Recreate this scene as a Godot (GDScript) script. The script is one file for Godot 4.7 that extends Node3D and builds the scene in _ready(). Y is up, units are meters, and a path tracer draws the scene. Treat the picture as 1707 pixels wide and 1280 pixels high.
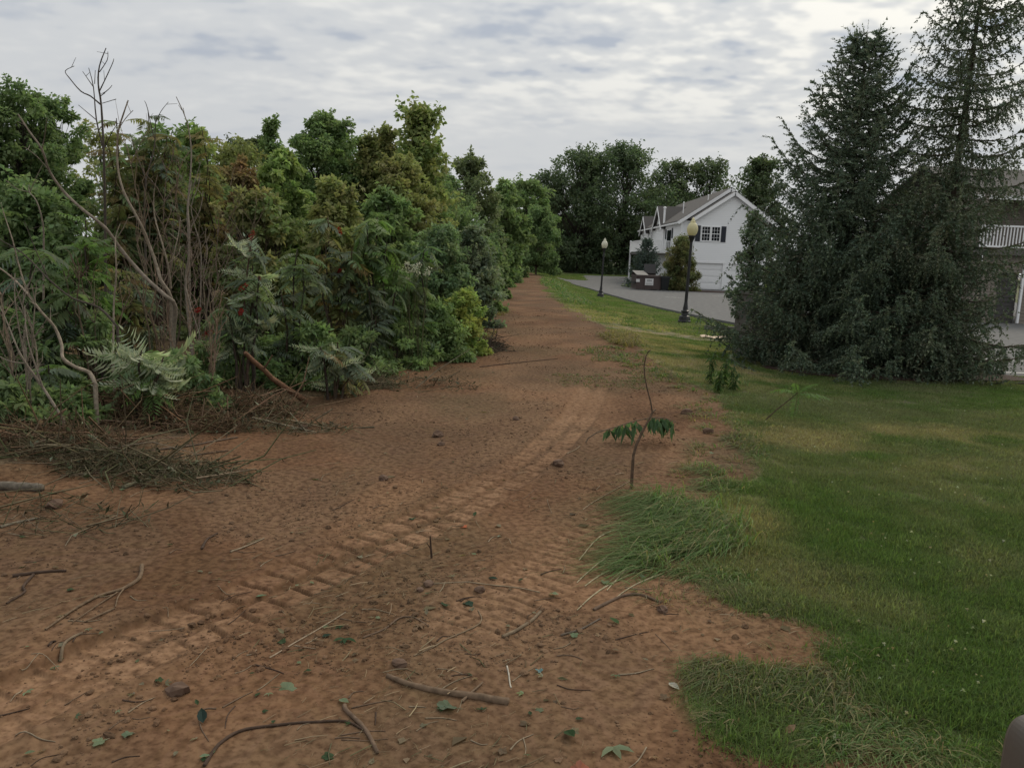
extends Node3D

# ------------------------------------------------------------------ mesh collector
class MB:
	var v := PackedVector3Array()
	var n := PackedVector3Array()
	var c := PackedColorArray()
	var i := PackedInt32Array()
	func tri(a: Vector3, b: Vector3, d: Vector3, col: Color) -> void:
		var nn := (d - a).cross(b - a).normalized()
		var k := v.size()
		v.append(a); v.append(b); v.append(d)
		n.append(nn); n.append(nn); n.append(nn)
		c.append(col); c.append(col); c.append(col)
		i.append(k); i.append(k + 1); i.append(k + 2)
	func quad(a: Vector3, b: Vector3, d: Vector3, e: Vector3, col: Color) -> void:
		tri(a, b, d, col)
		tri(a, d, e, col)
	# a folded leaf: base, two sides, tip
	func leaf(p: Vector3, dir: Vector3, up: Vector3, l: float, w: float, col: Color, fold := 0.25) -> void:
		var side := dir.cross(up).normalized()
		var nu := side.cross(dir).normalized()
		var mid := p + dir * (l * 0.42)
		var a := mid + side * (w * 0.5) + nu * (w * fold)
		var b := mid - side * (w * 0.5) + nu * (w * fold)
		var t := p + dir * l - nu * (l * 0.12)
		var k := v.size()
		v.append(p); v.append(a); v.append(t); v.append(b)
		var n1 := (nu - side * fold * 1.6).normalized()
		var n2 := (nu + side * fold * 1.6).normalized()
		n.append(nu); n.append(n1); n.append(nu); n.append(n2)
		c.append(col); c.append(col); c.append(col); c.append(col)
		i.append(k); i.append(k + 2); i.append(k + 1)
		i.append(k); i.append(k + 3); i.append(k + 2)
	# a broad leaf with a wider middle: six vertices
	func broad(p: Vector3, dir: Vector3, up: Vector3, l: float, w: float, col: Color) -> void:
		var side := dir.cross(up).normalized()
		var nu := side.cross(dir).normalized()
		var k := v.size()
		v.append(p)
		v.append(p + dir * (l * 0.28) + side * (w * 0.5) + nu * (w * 0.1))
		v.append(p + dir * (l * 0.7) + side * (w * 0.36) + nu * (w * 0.02))
		v.append(p + dir * l - nu * (l * 0.15))
		v.append(p + dir * (l * 0.7) - side * (w * 0.36) + nu * (w * 0.02))
		v.append(p + dir * (l * 0.28) - side * (w * 0.5) + nu * (w * 0.1))
		for q in 6:
			n.append(nu); c.append(col)
		for q in range(1, 5):
			i.append(k); i.append(k + q + 1); i.append(k + q)
	# one needle: a thin triangle
	func needle(p: Vector3, dir: Vector3, side: Vector3, l: float, w: float, col: Color) -> void:
		var k := v.size()
		var s := side * (w * 0.5)
		var nn := dir.cross(side).normalized()
		v.append(p - s); v.append(p + s); v.append(p + dir * l)
		n.append(nn); n.append(nn); n.append(nn)
		c.append(col); c.append(col); c.append(col)
		i.append(k); i.append(k + 1); i.append(k + 2)
	# one bent blade of grass
	func blade(p: Vector3, dir: Vector3, l: float, w: float, bend: Vector3, col: Color) -> void:
		var side := dir.cross(bend)
		if side.length_squared() < 1e-6:
			side = dir.cross(Vector3(0.3, 0.1, 1))
		side = side.normalized() * (w * 0.5)
		var m := p + dir * (l * 0.55) + bend * (l * 0.12)
		var t := p + dir * (l * 0.9) + bend * (l * 0.5)
		var nn := dir.cross(side).normalized()
		var k := v.size()
		v.append(p - side); v.append(p + side); v.append(m + side * 0.8); v.append(m - side * 0.8); v.append(t)
		for q in 5:
			n.append(nn); c.append(col)
		i.append(k); i.append(k + 1); i.append(k + 2)
		i.append(k); i.append(k + 2); i.append(k + 3)
		i.append(k + 3); i.append(k + 2); i.append(k + 4)
	# a long blade that arches over: five cross-sections
	func long_blade(p: Vector3, dir: Vector3, l: float, w: float, bend: Vector3, col: Color) -> void:
		var side := dir.cross(bend)
		if side.length_squared() < 1e-6:
			side = dir.cross(Vector3(0.3, 0.1, 1))
		side = side.normalized() * (w * 0.5)
		var k := v.size()
		for q in 5:
			var t := q / 4.0
			var c0 := p + dir * (l * t * (1.0 - 0.35 * t)) + bend * (l * 0.55 * t * t)
			if q > 0:
				c0.y = maxf(c0.y, p.y + 0.012 + 0.01 * t)
			var tg := (dir * (1.0 - 0.7 * t) + bend * (1.1 * t)).normalized()
			var nn := tg.cross(side).normalized()
			var s := side * (1.0 - 0.85 * t * t)
			v.append(c0 - s); v.append(c0 + s)
			n.append(nn); n.append(nn); c.append(col); c.append(col)
		for q in 4:
			var o := k + q * 2
			i.append(o); i.append(o + 1); i.append(o + 3)
			i.append(o); i.append(o + 3); i.append(o + 2)
	func tube(pts: PackedVector3Array, rad: PackedFloat32Array, sides: int, col: Color, wob := 0.0) -> void:
		var base := v.size()
		var m := pts.size()
		var u := Vector3.ZERO
		for k in m:
			var t: Vector3 = (pts[mini(k + 1, m - 1)] - pts[maxi(k - 1, 0)]).normalized()
			if u == Vector3.ZERO:
				u = t.cross(Vector3(0.31, 0.2, 0.93) if absf(t.y) > 0.5 else Vector3.UP).normalized()
			else:
				u = (u - t * u.dot(t)).normalized()
			var w := t.cross(u)
			for s in sides:
				var a := TAU * s / sides
				var d := u * cos(a) + w * sin(a)
				var r := rad[k]
				if wob > 0.0:
					r *= 1.0 + wob * sin(k * 2.3 + s * 1.9)
				v.append(pts[k] + d * r)
				n.append(d)
				c.append(col)
		for k in m - 1:
			for s in sides:
				var a := base + k * sides + s
				var b := base + k * sides + (s + 1) % sides
				i.append(a); i.append(a + sides); i.append(b)
				i.append(b); i.append(a + sides); i.append(b + sides)
		for e in [0, m - 1]:
			var k0 := v.size()
			v.append(pts[e]); n.append((pts[e] - pts[1 if e == 0 else m - 2]).normalized()); c.append(col)
			for s in sides:
				var a: int = base + e * sides + s
				var b: int = base + e * sides + (s + 1) % sides
				if e == 0:
					i.append(k0); i.append(a); i.append(b)
				else:
					i.append(k0); i.append(b); i.append(a)
	func box(lo: Vector3, hi: Vector3, col := Color.WHITE) -> void:
		var p := []
		for k in 8:
			p.append(Vector3(hi.x if k & 1 else lo.x, hi.y if k & 2 else lo.y, hi.z if k & 4 else lo.z))
		quad(p[0], p[2], p[3], p[1], col); quad(p[5], p[7], p[6], p[4], col)
		quad(p[4], p[6], p[2], p[0], col); quad(p[1], p[3], p[7], p[5], col)
		quad(p[2], p[6], p[7], p[3], col); quad(p[4], p[0], p[1], p[5], col)
	func lathe(prof: Array, sides: int, col := Color.WHITE, at := Vector3.ZERO) -> void:
		for k in prof.size() - 1:
			var a: Vector2 = prof[k]
			var b: Vector2 = prof[k + 1]
			var nn := Vector2(b.y - a.y, -(b.x - a.x)).normalized()
			var base := v.size()
			for s in sides + 1:
				var t := TAU * s / sides
				var e := Vector3(cos(t), 0, sin(t))
				v.append(at + e * a.x + Vector3(0, a.y, 0)); v.append(at + e * b.x + Vector3(0, b.y, 0))
				var q := e * nn.x + Vector3(0, nn.y, 0)
				n.append(q); n.append(q); c.append(col); c.append(col)
			for s in sides:
				var o := base + s * 2
				i.append(o); i.append(o + 2); i.append(o + 1)
				i.append(o + 2); i.append(o + 3); i.append(o + 1)
	static var total := 0
	func mesh() -> ArrayMesh:
		total += i.size() / 3
		var m := ArrayMesh.new()
		if v.is_empty():
			return m
		var a := []
		a.resize(Mesh.ARRAY_MAX)
		a[Mesh.ARRAY_VERTEX] = v
		a[Mesh.ARRAY_NORMAL] = n
		a[Mesh.ARRAY_COLOR] = c
		a[Mesh.ARRAY_INDEX] = i
		m.add_surface_from_arrays(Mesh.PRIMITIVE_TRIANGLES, a)
		return m

# ------------------------------------------------------------------ shared state
const FPX := 1327.0
const EYE := 1.65
var cam: Camera3D
var M := {}
var used := {}
var rng := RandomNumberGenerator.new()
var nz := FastNoiseLite.new()
var nz2 := FastNoiseLite.new()

func rf(a: float, b: float) -> float:
	return rng.randf_range(a, b)

func rdir() -> Vector3:
	var z := rng.randf_range(-1.0, 1.0)
	var a := rng.randf() * TAU
	var r := sqrt(1.0 - z * z)
	return Vector3(r * cos(a), z, r * sin(a))

func numbered(called: String) -> String:
	if not used.has(called):
		used[called] = 0
		return called
	used[called] += 1
	return "%s_%03d" % [called, used[called]]

func thing(called: String, label: String, category: String, at := Vector3.ZERO, group := "") -> Node3D:
	var o := Node3D.new()
	o.name = numbered(called)
	add_child(o, true)
	o.position = at
	o.set_meta("label", label)
	o.set_meta("category", category)
	if group:
		o.set_meta("group", group)
	return o

func obj(called: String, mesh: Mesh, mat: Material, parent: Node = null) -> MeshInstance3D:
	var o := MeshInstance3D.new()
	o.mesh = mesh
	o.material_override = mat
	if parent == null:
		o.name = numbered(called)
		add_child(o, true)
	else:
		o.name = called
		parent.add_child(o, true)
	return o

func tag(o: Node, label: String, category: String, group := "", kind := "") -> void:
	o.set_meta("label", label)
	o.set_meta("category", category)
	if group:
		o.set_meta("group", group)
	if kind:
		o.set_meta("kind", kind)

func structure(o: Node, label: String, category: String) -> void:
	tag(o, label, category, "", "structure")

func lin(r: float, g: float, b: float) -> Color:
	return Color(r, g, b).linear_to_srgb()

# ------------------------------------------------------------------ photo pixel -> place
func ray(px: float, py: float) -> Vector3:
	return cam.basis * Vector3((px - 853.5) / FPX, -(py - 640.0) / FPX, -1.0)

func at(px: float, py: float, depth: float) -> Vector3:
	var r := ray(px, py)
	return cam.position + r * (depth / -r.z)

func on_ground(px: float, py: float) -> Vector3:
	var r := ray(px, py)
	var t := -EYE / r.y
	for k in 6:
		var p := cam.position + r * t
		t = (height(p.x, p.z) - EYE) / r.y
	var q := cam.position + r * t
	return Vector3(q.x, height(q.x, q.z), q.z)

func foot(px: float, depth: float) -> Vector3:
	var p := at(px, 640.0 - 210.0 + (px - 853.5) * 0.0384 + 1.9 * FPX / depth, depth)
	return Vector3(p.x, height(p.x, p.z), p.z)

# the ground straight below the point of a photo pixel at that distance
func under(px: float, py: float, depth: float) -> Vector3:
	var p := at(px, py, depth)
	return Vector3(p.x, height(p.x, p.z), p.z)

# ------------------------------------------------------------------ the lie of the land
func pick(t: Array, d: float) -> float:
	for k in t.size() - 1:
		if d < t[k + 1][0]:
			var u := clampf((d - t[k][0]) / (t[k + 1][0] - t[k][0]), 0.0, 1.0)
			u = u * u * (3.0 - 2.0 * u)
			return lerpf(t[k][1], t[k + 1][1], u)
	return t[-1][1]

var H_PATH := [[0.0, 0.0], [38.0, 0.0], [75.0, 0.25], [110.0, 0.3]]
var H_LOT := [[0.0, 0.0], [6.0, 0.0], [13.0, -0.15], [25.0, -0.30], [40.0, -0.37], [62.0, -0.37], [72.0, -0.3], [94.0, 0.0], [120.0, 0.1]]

func lie(x: float, z: float) -> float:
	var d := maxf(-z, 0.0)
	var t := smoothstep(1.8, 5.2, x)
	var h := lerpf(pick(H_PATH, d), pick(H_LOT, d), t)
	h += 0.18 * smoothstep(-2.2, -4.5, x) * smoothstep(3.0, 6.0, d)
	return h

var EDGE_L := [[0.0, 1.75], [2.42, 1.62], [3.2, 1.40], [3.75, 1.15], [4.3, 0.98], [5.2, 1.2], [6.0, 1.72], [7.5, 2.2], [8.6, 2.42], [10.5, 2.7], [13.6, 2.25], [18.0, 2.5], [26.0, 1.95], [38.0, 1.5], [60.0, 2.0], [78.0, 1.6], [90.0, 0.4], [120.0, -2.0]]
func edge_x(d: float) -> float:
	for k in EDGE_L.size() - 1:
		if d < EDGE_L[k + 1][0]:
			return lerpf(EDGE_L[k][1], EDGE_L[k + 1][1], (d - EDGE_L[k][0]) / (EDGE_L[k + 1][0] - EDGE_L[k][0]))
	return EDGE_L[-1][1]

# 1 in the mown lawn, 0 on bare soil
func lawn_at(x: float, z: float) -> float:
	var d := -z
	var e := edge_x(d) + 0.12 * nz.get_noise_2d(x * 90.0, z * 90.0) + 0.25 * nz.get_noise_2d(x * 20.0 + 71.0, z * 20.0)
	var g := smoothstep(-0.10, 0.12 + d * 0.01, x - e)
	# the tongue of bare soil between the two clumps of long grass
	var tx := (x - 1.02) / 0.52
	var td := (d - 3.42) / 0.24
	g *= smoothstep(0.7, 1.25, sqrt(tx * tx + td * td))
	# the clump that reaches out over the soil at the bottom
	var ux := (x - 1.0) / 0.34
	var ud := (d - 2.78) / 0.36
	g = maxf(g, 0.75 * smoothstep(1.1, 0.7, sqrt(ux * ux + ud * ud)))
	return g

const TR1 := [[-2.35, 1.2], [-1.74, 2.55], [-1.48, 3.07], [-1.19, 3.57], [-0.91, 4.09], [-0.56, 4.66], [-0.2, 5.39], [0.27, 6.6], [0.72, 8.3], [1.2, 11.0], [1.3, 14.0]]
const TR2 := [[-0.55, 2.6], [-0.15, 3.4], [0.18, 4.0], [0.57, 4.68], [1.1, 5.7], [1.65, 7.0], [2.15, 8.4]]
# (distance along, distance across, how present) of a crawler track
func along(tr: Array, x: float, d: float) -> Vector3:
	var best := 1e9
	var s := 0.0
	var out := Vector3(0, 9, 0)
	for k in tr.size() - 1:
		var ax: float = tr[k][0]
		var ad: float = tr[k][1]
		var bx: float = tr[k + 1][0] - ax
		var bd: float = tr[k + 1][1] - ad
		var l := sqrt(bx * bx + bd * bd)
		var t := clampf(((x - ax) * bx + (d - ad) * bd) / (l * l), 0.0, 1.0)
		var qx := x - ax - bx * t
		var qd := d - ad - bd * t
		var e := qx * qx + qd * qd
		if e < best:
			best = e
			out = Vector3(s + l * t, sqrt(e) * signf(qx * bd - qd * bx), 1.0)
		s += l
	return out

# press of the crawler pads: x = height change, y = how packed (paler) the soil is
func press(x: float, z: float) -> Vector2:
	var d := -z
	if d > 14.5 or d < 1.0 or x < -2.8 or x > 2.7:
		return Vector2.ZERO
	var h := 0.0
	var pale := 0.0
	for q in 2:
		var tr: Array = TR1 if q == 0 else TR2
		var p := along(tr, x, d)
		var u := p.y
		if absf(u) > 0.34:
			continue
		var w := smoothstep(0.200, 0.185, absf(u + 0.018 * nz.get_noise_2d(x * 130.0, z * 130.0)))
		var pres: float = clampf(1.0 + 1.0 * nz.get_noise_2d(x * 45.0 + 40.0 * q, z * 45.0 - 9.0), 0.0, 1.0)
		if q == 0:
			pres *= smoothstep(1.2, 2.0, d) * smoothstep(13.5, 9.0, d)
		else:
			pres *= 0.6 * smoothstep(2.9, 3.6, d) * smoothstep(9.4, 8.2, d)
		var sp := 0.168 if q == 0 else 0.115
		# two rows of pads, staggered, with a churned line between them
		var half := 0.0 if u > 0.0 else 0.5
		var ph := p.x / sp + half + 0.14 * nz.get_noise_2d(x * 160.0, z * 160.0) + 0.55 * absf(u)
		var fr := ph - floorf(ph)
		var bar := smoothstep(0.105, 0.060, minf(fr, 1.0 - fr))
		var mid := smoothstep(0.042, 0.020, absf(u + 0.012 * sin(p.x * 27.0) + 0.02 * nz2.get_noise_2d(x * 300.0, z * 300.0))) if q == 0 else 0.0
		var cut := maxf(bar, mid)
		h += w * pres * (-0.008 - 0.014 * cut)
		h += 0.014 * pres * smoothstep(0.17, 0.23, absf(u)) * smoothstep(0.31, 0.24, absf(u))
		pale = maxf(pale, w * pres * (1.0 - 0.9 * cut) * smoothstep(-0.75, -0.25, nz2.get_noise_2d(x * 240.0 + 7.0, z * 240.0)))
	return Vector2(h, pale)

func rough(x: float, z: float) -> float:
	var d := -z
	var h := 0.045 * nz.get_noise_2d(x * 14.0, z * 14.0)
	if d < 25.0:
		h += 0.014 * nz.get_noise_2d(x * 60.0, z * 60.0)
		# scrape lines that follow the way the blade went
		var s := x * 0.92 + d * -0.39
		var t := x * 0.39 + d * 0.92
		h += 0.016 * nz2.get_noise_2d(s * 170.0, t * 22.0)
		h += 0.010 * maxf(0.0, nz2.get_noise_2d(x * 210.0, z * 210.0))
	if d < 10.0:
		h += 0.007 * nz2.get_noise_2d(x * 640.0, z * 420.0) * clampf(0.25 + 1.6 * nz.get_noise_2d(x * 70.0 + 5.0, z * 70.0), 0.05, 1.0)
	return h

func height(x: float, z: float) -> float:
	var l := lawn_at(x, z)
	var pr := press(x, z)
	var h := lie(x, z) + pr.x * (1.0 - l)
	if z < 2.0:
		h += rough(x, z) * lerpf(1.0, 0.3, l) * (1.0 - 0.9 * pr.y)
	h -= 0.08 * in_lot(x, z)
	return h

var LOT := PackedVector2Array()
func in_lot(x: float, z: float) -> float:
	if -z < 12.5 or x < 2.5:
		return 0.0
	return 1.0 if Geometry2D.is_point_in_polygon(Vector2(x, z), LOT) else 0.0

# ------------------------------------------------------------------ materials
func noise_tex(size: int, freq: float, oct: int, lo: Color, hi: Color, sd: int, normal := false, bump := 4.0, mid := -1.0) -> NoiseTexture2D:
	var t := NoiseTexture2D.new()
	t.width = size
	t.height = size
	t.seamless = true
	var f := FastNoiseLite.new()
	f.noise_type = FastNoiseLite.TYPE_SIMPLEX_SMOOTH
	f.frequency = freq
	f.fractal_octaves = oct
	f.seed = sd
	t.noise = f
	if normal:
		t.as_normal_map = true
		t.bump_strength = bump
	else:
		var g := Gradient.new()
		g.set_color(0, lo)
		g.set_color(1, hi)
		if mid > 0.0:
			g.add_point(mid, lo.lerp(hi, 0.85))
		t.color_ramp = g
	return t

func leafy(rough_ := 0.62, glow := Color(0.96, 1.0, 0.86)) -> StandardMaterial3D:
	var m := StandardMaterial3D.new()
	m.vertex_color_use_as_albedo = true
	m.roughness = rough_
	m.metallic_specular = 0.28
	m.cull_mode = BaseMaterial3D.CULL_DISABLED
	m.backlight_enabled = true
	m.backlight = glow
	return m

func plain(r: float, g: float, b: float, rough_ := 0.7) -> StandardMaterial3D:
	var m := StandardMaterial3D.new()
	m.albedo_color = lin(r, g, b)
	m.roughness = rough_
	return m

func vcol(rough_ := 0.85) -> StandardMaterial3D:
	var m := StandardMaterial3D.new()
	m.vertex_color_use_as_albedo = true
	m.roughness = rough_
	m.metallic_specular = 0.3
	return m

func make_materials() -> void:
	M.leaf = leafy()
	M.frond = leafy(0.6)
	M.needle = leafy(0.7, Color(0.6, 0.66, 0.55))
	M.grass = leafy(0.7, Color(0.94, 1.0, 0.70))
	M.wood = vcol(0.9)
	M.wood.uv1_triplanar = true
	M.wood.uv1_world_triplanar = true
	M.wood.uv1_scale = Vector3(3, 3, 3)
	M.wood.albedo_texture = noise_tex(256, 0.03, 4, Color(0.62, 0.62, 0.62), Color(1, 1, 1), 5)
	# soil
	var s := vcol(0.95)
	s.metallic_specular = 0.2
	s.uv1_triplanar = true
	s.uv1_world_triplanar = true
	s.uv1_scale = Vector3(0.62, 0.62, 0.62)
	s.albedo_texture = noise_tex(1024, 0.055, 6, Color(0.72, 0.70, 0.69), Color(1.0, 1.0, 1.0), 11, false, 4.0, 0.42)
	s.heightmap_enabled = true
	s.heightmap_scale = 0.6
	s.heightmap_texture = noise_tex(1024, 0.022, 7, Color.BLACK, Color.WHITE, 12)
	s.detail_enabled = true
	s.detail_blend_mode = BaseMaterial3D.BLEND_MODE_MUL
	s.detail_uv_layer = BaseMaterial3D.DETAIL_UV_2
	s.uv2_triplanar = true
	s.uv2_world_triplanar = true
	s.uv2_scale = Vector3(0.17, 0.17, 0.17)
	s.detail_albedo = noise_tex(1024, 0.09, 5, Color(0.62, 0.59, 0.57), Color(1.0, 1.0, 1.0), 14, false, 4.0, 0.6)
	M.soil = s
	M.turf = vcol(0.95)
	M.clod = vcol(0.95)
	var a := plain(0.085, 0.086, 0.09, 0.9)
	a.uv1_triplanar = true
	a.uv1_world_triplanar = true
	a.uv1_scale = Vector3(0.23, 0.23, 0.23)
	a.albedo_color = lin(0.135, 0.135, 0.130)
	a.albedo_texture = noise_tex(1024, 0.012, 6, Color(0.72, 0.72, 0.73), Color(1, 1, 1), 31)
	M.asphalt = a
	M.paint_line = plain(0.62, 0.62, 0.58, 0.8)
	M.concrete = plain(0.30, 0.29, 0.27, 0.9)
	M.siding = plain(0.83, 0.835, 0.84, 0.6)
	M.trim = plain(0.84, 0.84, 0.84, 0.5)
	M.door_white = plain(0.82, 0.82, 0.82, 0.55)
	M.shutter = plain(0.02, 0.024, 0.035, 0.6)
	M.glass = plain(0.015, 0.018, 0.022, 0.06)
	M.glass.metallic_specular = 0.6
	var r := plain(0.10, 0.095, 0.092, 0.95)
	r.uv1_triplanar = true
	r.uv1_world_triplanar = true
	r.uv1_scale = Vector3(0.8, 0.8, 0.8)
	r.albedo_texture = noise_tex(512, 0.05, 4, Color(0.7, 0.68, 0.66), Color(1, 1, 1), 35)
	M.roof = r
	M.tan_siding = plain(0.20, 0.17, 0.14, 0.7)
	M.dark_door = plain(0.055, 0.05, 0.048, 0.6)
	M.iron = plain(0.012, 0.012, 0.013, 0.45)
	M.globe = plain(0.62, 0.58, 0.36, 0.35)
	M.globe.backlight_enabled = true
	M.globe.backlight = lin(0.5, 0.46, 0.3)
	M.globe.vertex_color_use_as_albedo = false
	M.globe_white = plain(0.62, 0.61, 0.50, 0.35)
	M.globe_white.backlight_enabled = true
	M.globe_white.backlight = lin(0.5, 0.48, 0.4)
	M.bin_brown = plain(0.062, 0.042, 0.038, 0.6)
	M.bin_dark = plain(0.022, 0.02, 0.02, 0.6)
	M.bin_grey = plain(0.12, 0.115, 0.11, 0.6)
	M.sticker = plain(0.62, 0.61, 0.60, 0.6)
	M.print = plain(0.06, 0.05, 0.06, 0.7)
	M.black_plastic = plain(0.008, 0.010, 0.011, 0.45)
	M.mulch = plain(0.085, 0.038, 0.025, 0.95)
	M.mulch.uv1_triplanar = true
	M.mulch.uv1_world_triplanar = true
	M.mulch.albedo_texture = noise_tex(256, 0.08, 4, Color(0.45, 0.45, 0.45), Color(1, 1, 1), 36)
	M.weathered = plain(0.115, 0.105, 0.095, 0.9)
	M.cardboard = plain(0.52, 0.40, 0.29, 0.85)
	M.paper = plain(0.7, 0.7, 0.68, 0.8)
	M.stone = plain(0.25, 0.23, 0.20, 0.9)

# ------------------------------------------------------------------ sky
func cloud(az: float, el: float, nA: FastNoiseLite, nB: FastNoiseLite, nC: FastNoiseLite, sun: Vector3) -> Color:
	var ce := cos(el)
	var dir := Vector3(sin(az) * ce, sin(el), -cos(az) * ce)
	var k := 1.0 / (dir.y + 0.16)
	var qx := dir.x * k
	var qz := dir.z * k
	# long faint bands, crossing at a slant
	var bx := qx * 0.92 + qz * 0.38
	var bz := -qx * 0.38 + qz * 0.92
	var band := nA.get_noise_2d(bx * 55.0, bz * 190.0)
	# rolls and cells
	var wx := qx + 0.06 * nA.get_noise_2d(qx * 60.0 + 300.0, qz * 60.0)
	var wz := qz + 0.06 * nA.get_noise_2d(qx * 60.0, qz * 60.0 + 500.0)
	var cell := nB.get_noise_2d(wx * 250.0, wz * 400.0)
	var fine := nC.get_noise_2d(wx * 900.0, wz * 1300.0)
	var wide := nA.get_noise_2d(qx * 17.0 + 90.0, qz * 17.0 + 33.0)
	var m := clampf(0.56 + 0.75 * sin(az + 0.02) + 0.30 * wide, 0.10, 1.0) * smoothstep(0.06, 0.24, el)
	var t := 0.56 + 0.50 * band + m * (0.95 * cell + 0.60 * fine)
	var low := Color(0.430, 0.472, 0.540)
	var mid := Color(0.595, 0.615, 0.635)
	var top := Color(0.90, 0.885, 0.83)
	t = clampf(t, 0.0, 1.0)
	var col := low.lerp(mid, smoothstep(0.05, 0.50, t)) if t < 0.5 else mid.lerp(top, smoothstep(0.5, 1.0, t) * (0.35 + 0.65 * m))
	# a chink of blue where the rolls part
	var blue := smoothstep(-0.34, -0.60, cell + 0.3 * fine) * m
	col = col.lerp(Color(0.30, 0.36, 0.47), 0.55 * blue)
	# haze towards the horizon
	var hz := exp(-maxf(el, 0.0) * 7.0)
	col = col.lerp(Color(0.64, 0.65, 0.655), 0.7 * hz)
	# an overcast sky is brighter overhead than low down
	var ov := 0.93 + 0.45 * maxf(0.0, dir.y)
	col = Color(col.r * ov, col.g * ov, col.b * ov)
	# the veiled sun
	var cs := maxf(0.0, dir.dot(sun))
	var g := pow(cs, 7.0)
	col = Color(col.r * (1.0 + 0.30 * g), col.g * (1.0 + 0.27 * g), col.b * (1.0 + 0.20 * g))
	return col

func make_sky(sun: Vector3) -> Sky:
	var nA := FastNoiseLite.new()
	nA.seed = 7
	nA.fractal_octaves = 4
	var nB := FastNoiseLite.new()
	nB.seed = 19
	nB.fractal_octaves = 3
	var nC := FastNoiseLite.new()
	nC.seed = 23
	nC.fractal_octaves = 3
	var W := 4096
	var H := 2048
	var im := Image.create(512, 256, false, Image.FORMAT_RGBF)
	for y in 256:
		var el := PI / 2.0 - (y + 0.5) / 256.0 * PI
		for x in 512:
			var az := (x + 0.5) / 512.0 * TAU
			var c := cloud(az, el, nA, nB, nC, sun) if el > -0.03 else Color(0.30, 0.27, 0.23)
			im.set_pixel(x, y, c)
	im.resize(W, H, Image.INTERPOLATE_BILINEAR)
	var y0 := int((PI / 2.0 - 0.62) / PI * H)
	for y in range(y0, H / 2 + 24):
		var el := PI / 2.0 - (y + 0.5) / H * PI
		for s in range(-570, 570):
			im.set_pixel(posmod(s, W), y, cloud((s + 0.5) / W * TAU, el, nA, nB, nC, sun))
	var pm := PanoramaSkyMaterial.new()
	pm.panorama = ImageTexture.create_from_image(im)
	var sky := Sky.new()
	sky.sky_material = pm
	return sky

# ------------------------------------------------------------------ ground
func lawn_tone(x: float, z: float) -> Color:
	var d := -z
	var a := nz.get_noise_2d(x * 28.0 + 5.0, z * 28.0)
	var b := nz.get_noise_2d(x * 75.0 - 30.0, z * 75.0)
	var green := Color(0.150, 0.235, 0.070)
	var dull := Color(0.255, 0.280, 0.145)
	var dry := Color(0.50, 0.42, 0.24)
	var t := clampf(0.12 + 0.9 * a + 0.5 * b + 0.85 * smoothstep(5.0, 6.6, d) * smoothstep(12.0, 8.5, d), 0.0, 1.0)
	if d > 12.0:
		t = clampf(0.55 + 1.2 * a + 0.5 * b, 0.0, 1.0)
	t = clampf(t + 0.5 * nz2.get_noise_2d(x * 330.0, z * 330.0), 0.0, 1.0)
	var c := green.lerp(dull, t)
	# the parched band across the lawn
	var e := (d - 8.0 - 0.35 * sin(x * 1.3)) / 0.8
	var band := exp(-e * e) * smoothstep(1.9, 2.6, x) * smoothstep(6.4, 4.8, x)
	var far := 0.95 * smoothstep(10.0, 13.0, d) * smoothstep(34.0, 24.0, d) * smoothstep(5.6, 3.4, x)
	var near := 0.7 * exp(-pow((x - edge_x(d) - 0.35) / 0.3, 2.0)) * smoothstep(3.6, 4.4, d) * smoothstep(6.5, 5.4, d)
	var w := clampf((band + far + near) * (0.80 + 2.0 * b + 0.6 * a) + 0.8 * maxf(0.0, b - 0.24), 0.0, 1.0)
	return c.lerp(dry, 0.8 * w)

const EDGE_T := [[0.0, -4.6], [5.3, -3.75], [6.3, -3.05], [8.6, -2.5], [11.0, -2.0], [14.0, -1.05], [31.0, -0.85], [44.0, -0.8], [130.0, -0.8]]
func thicket_x(d: float) -> float:
	for k in EDGE_T.size() - 1:
		if d < EDGE_T[k + 1][0]:
			return lerpf(EDGE_T[k][1], EDGE_T[k + 1][1], (d - EDGE_T[k][0]) / (EDGE_T[k + 1][0] - EDGE_T[k][0]))
	return -0.8

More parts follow.
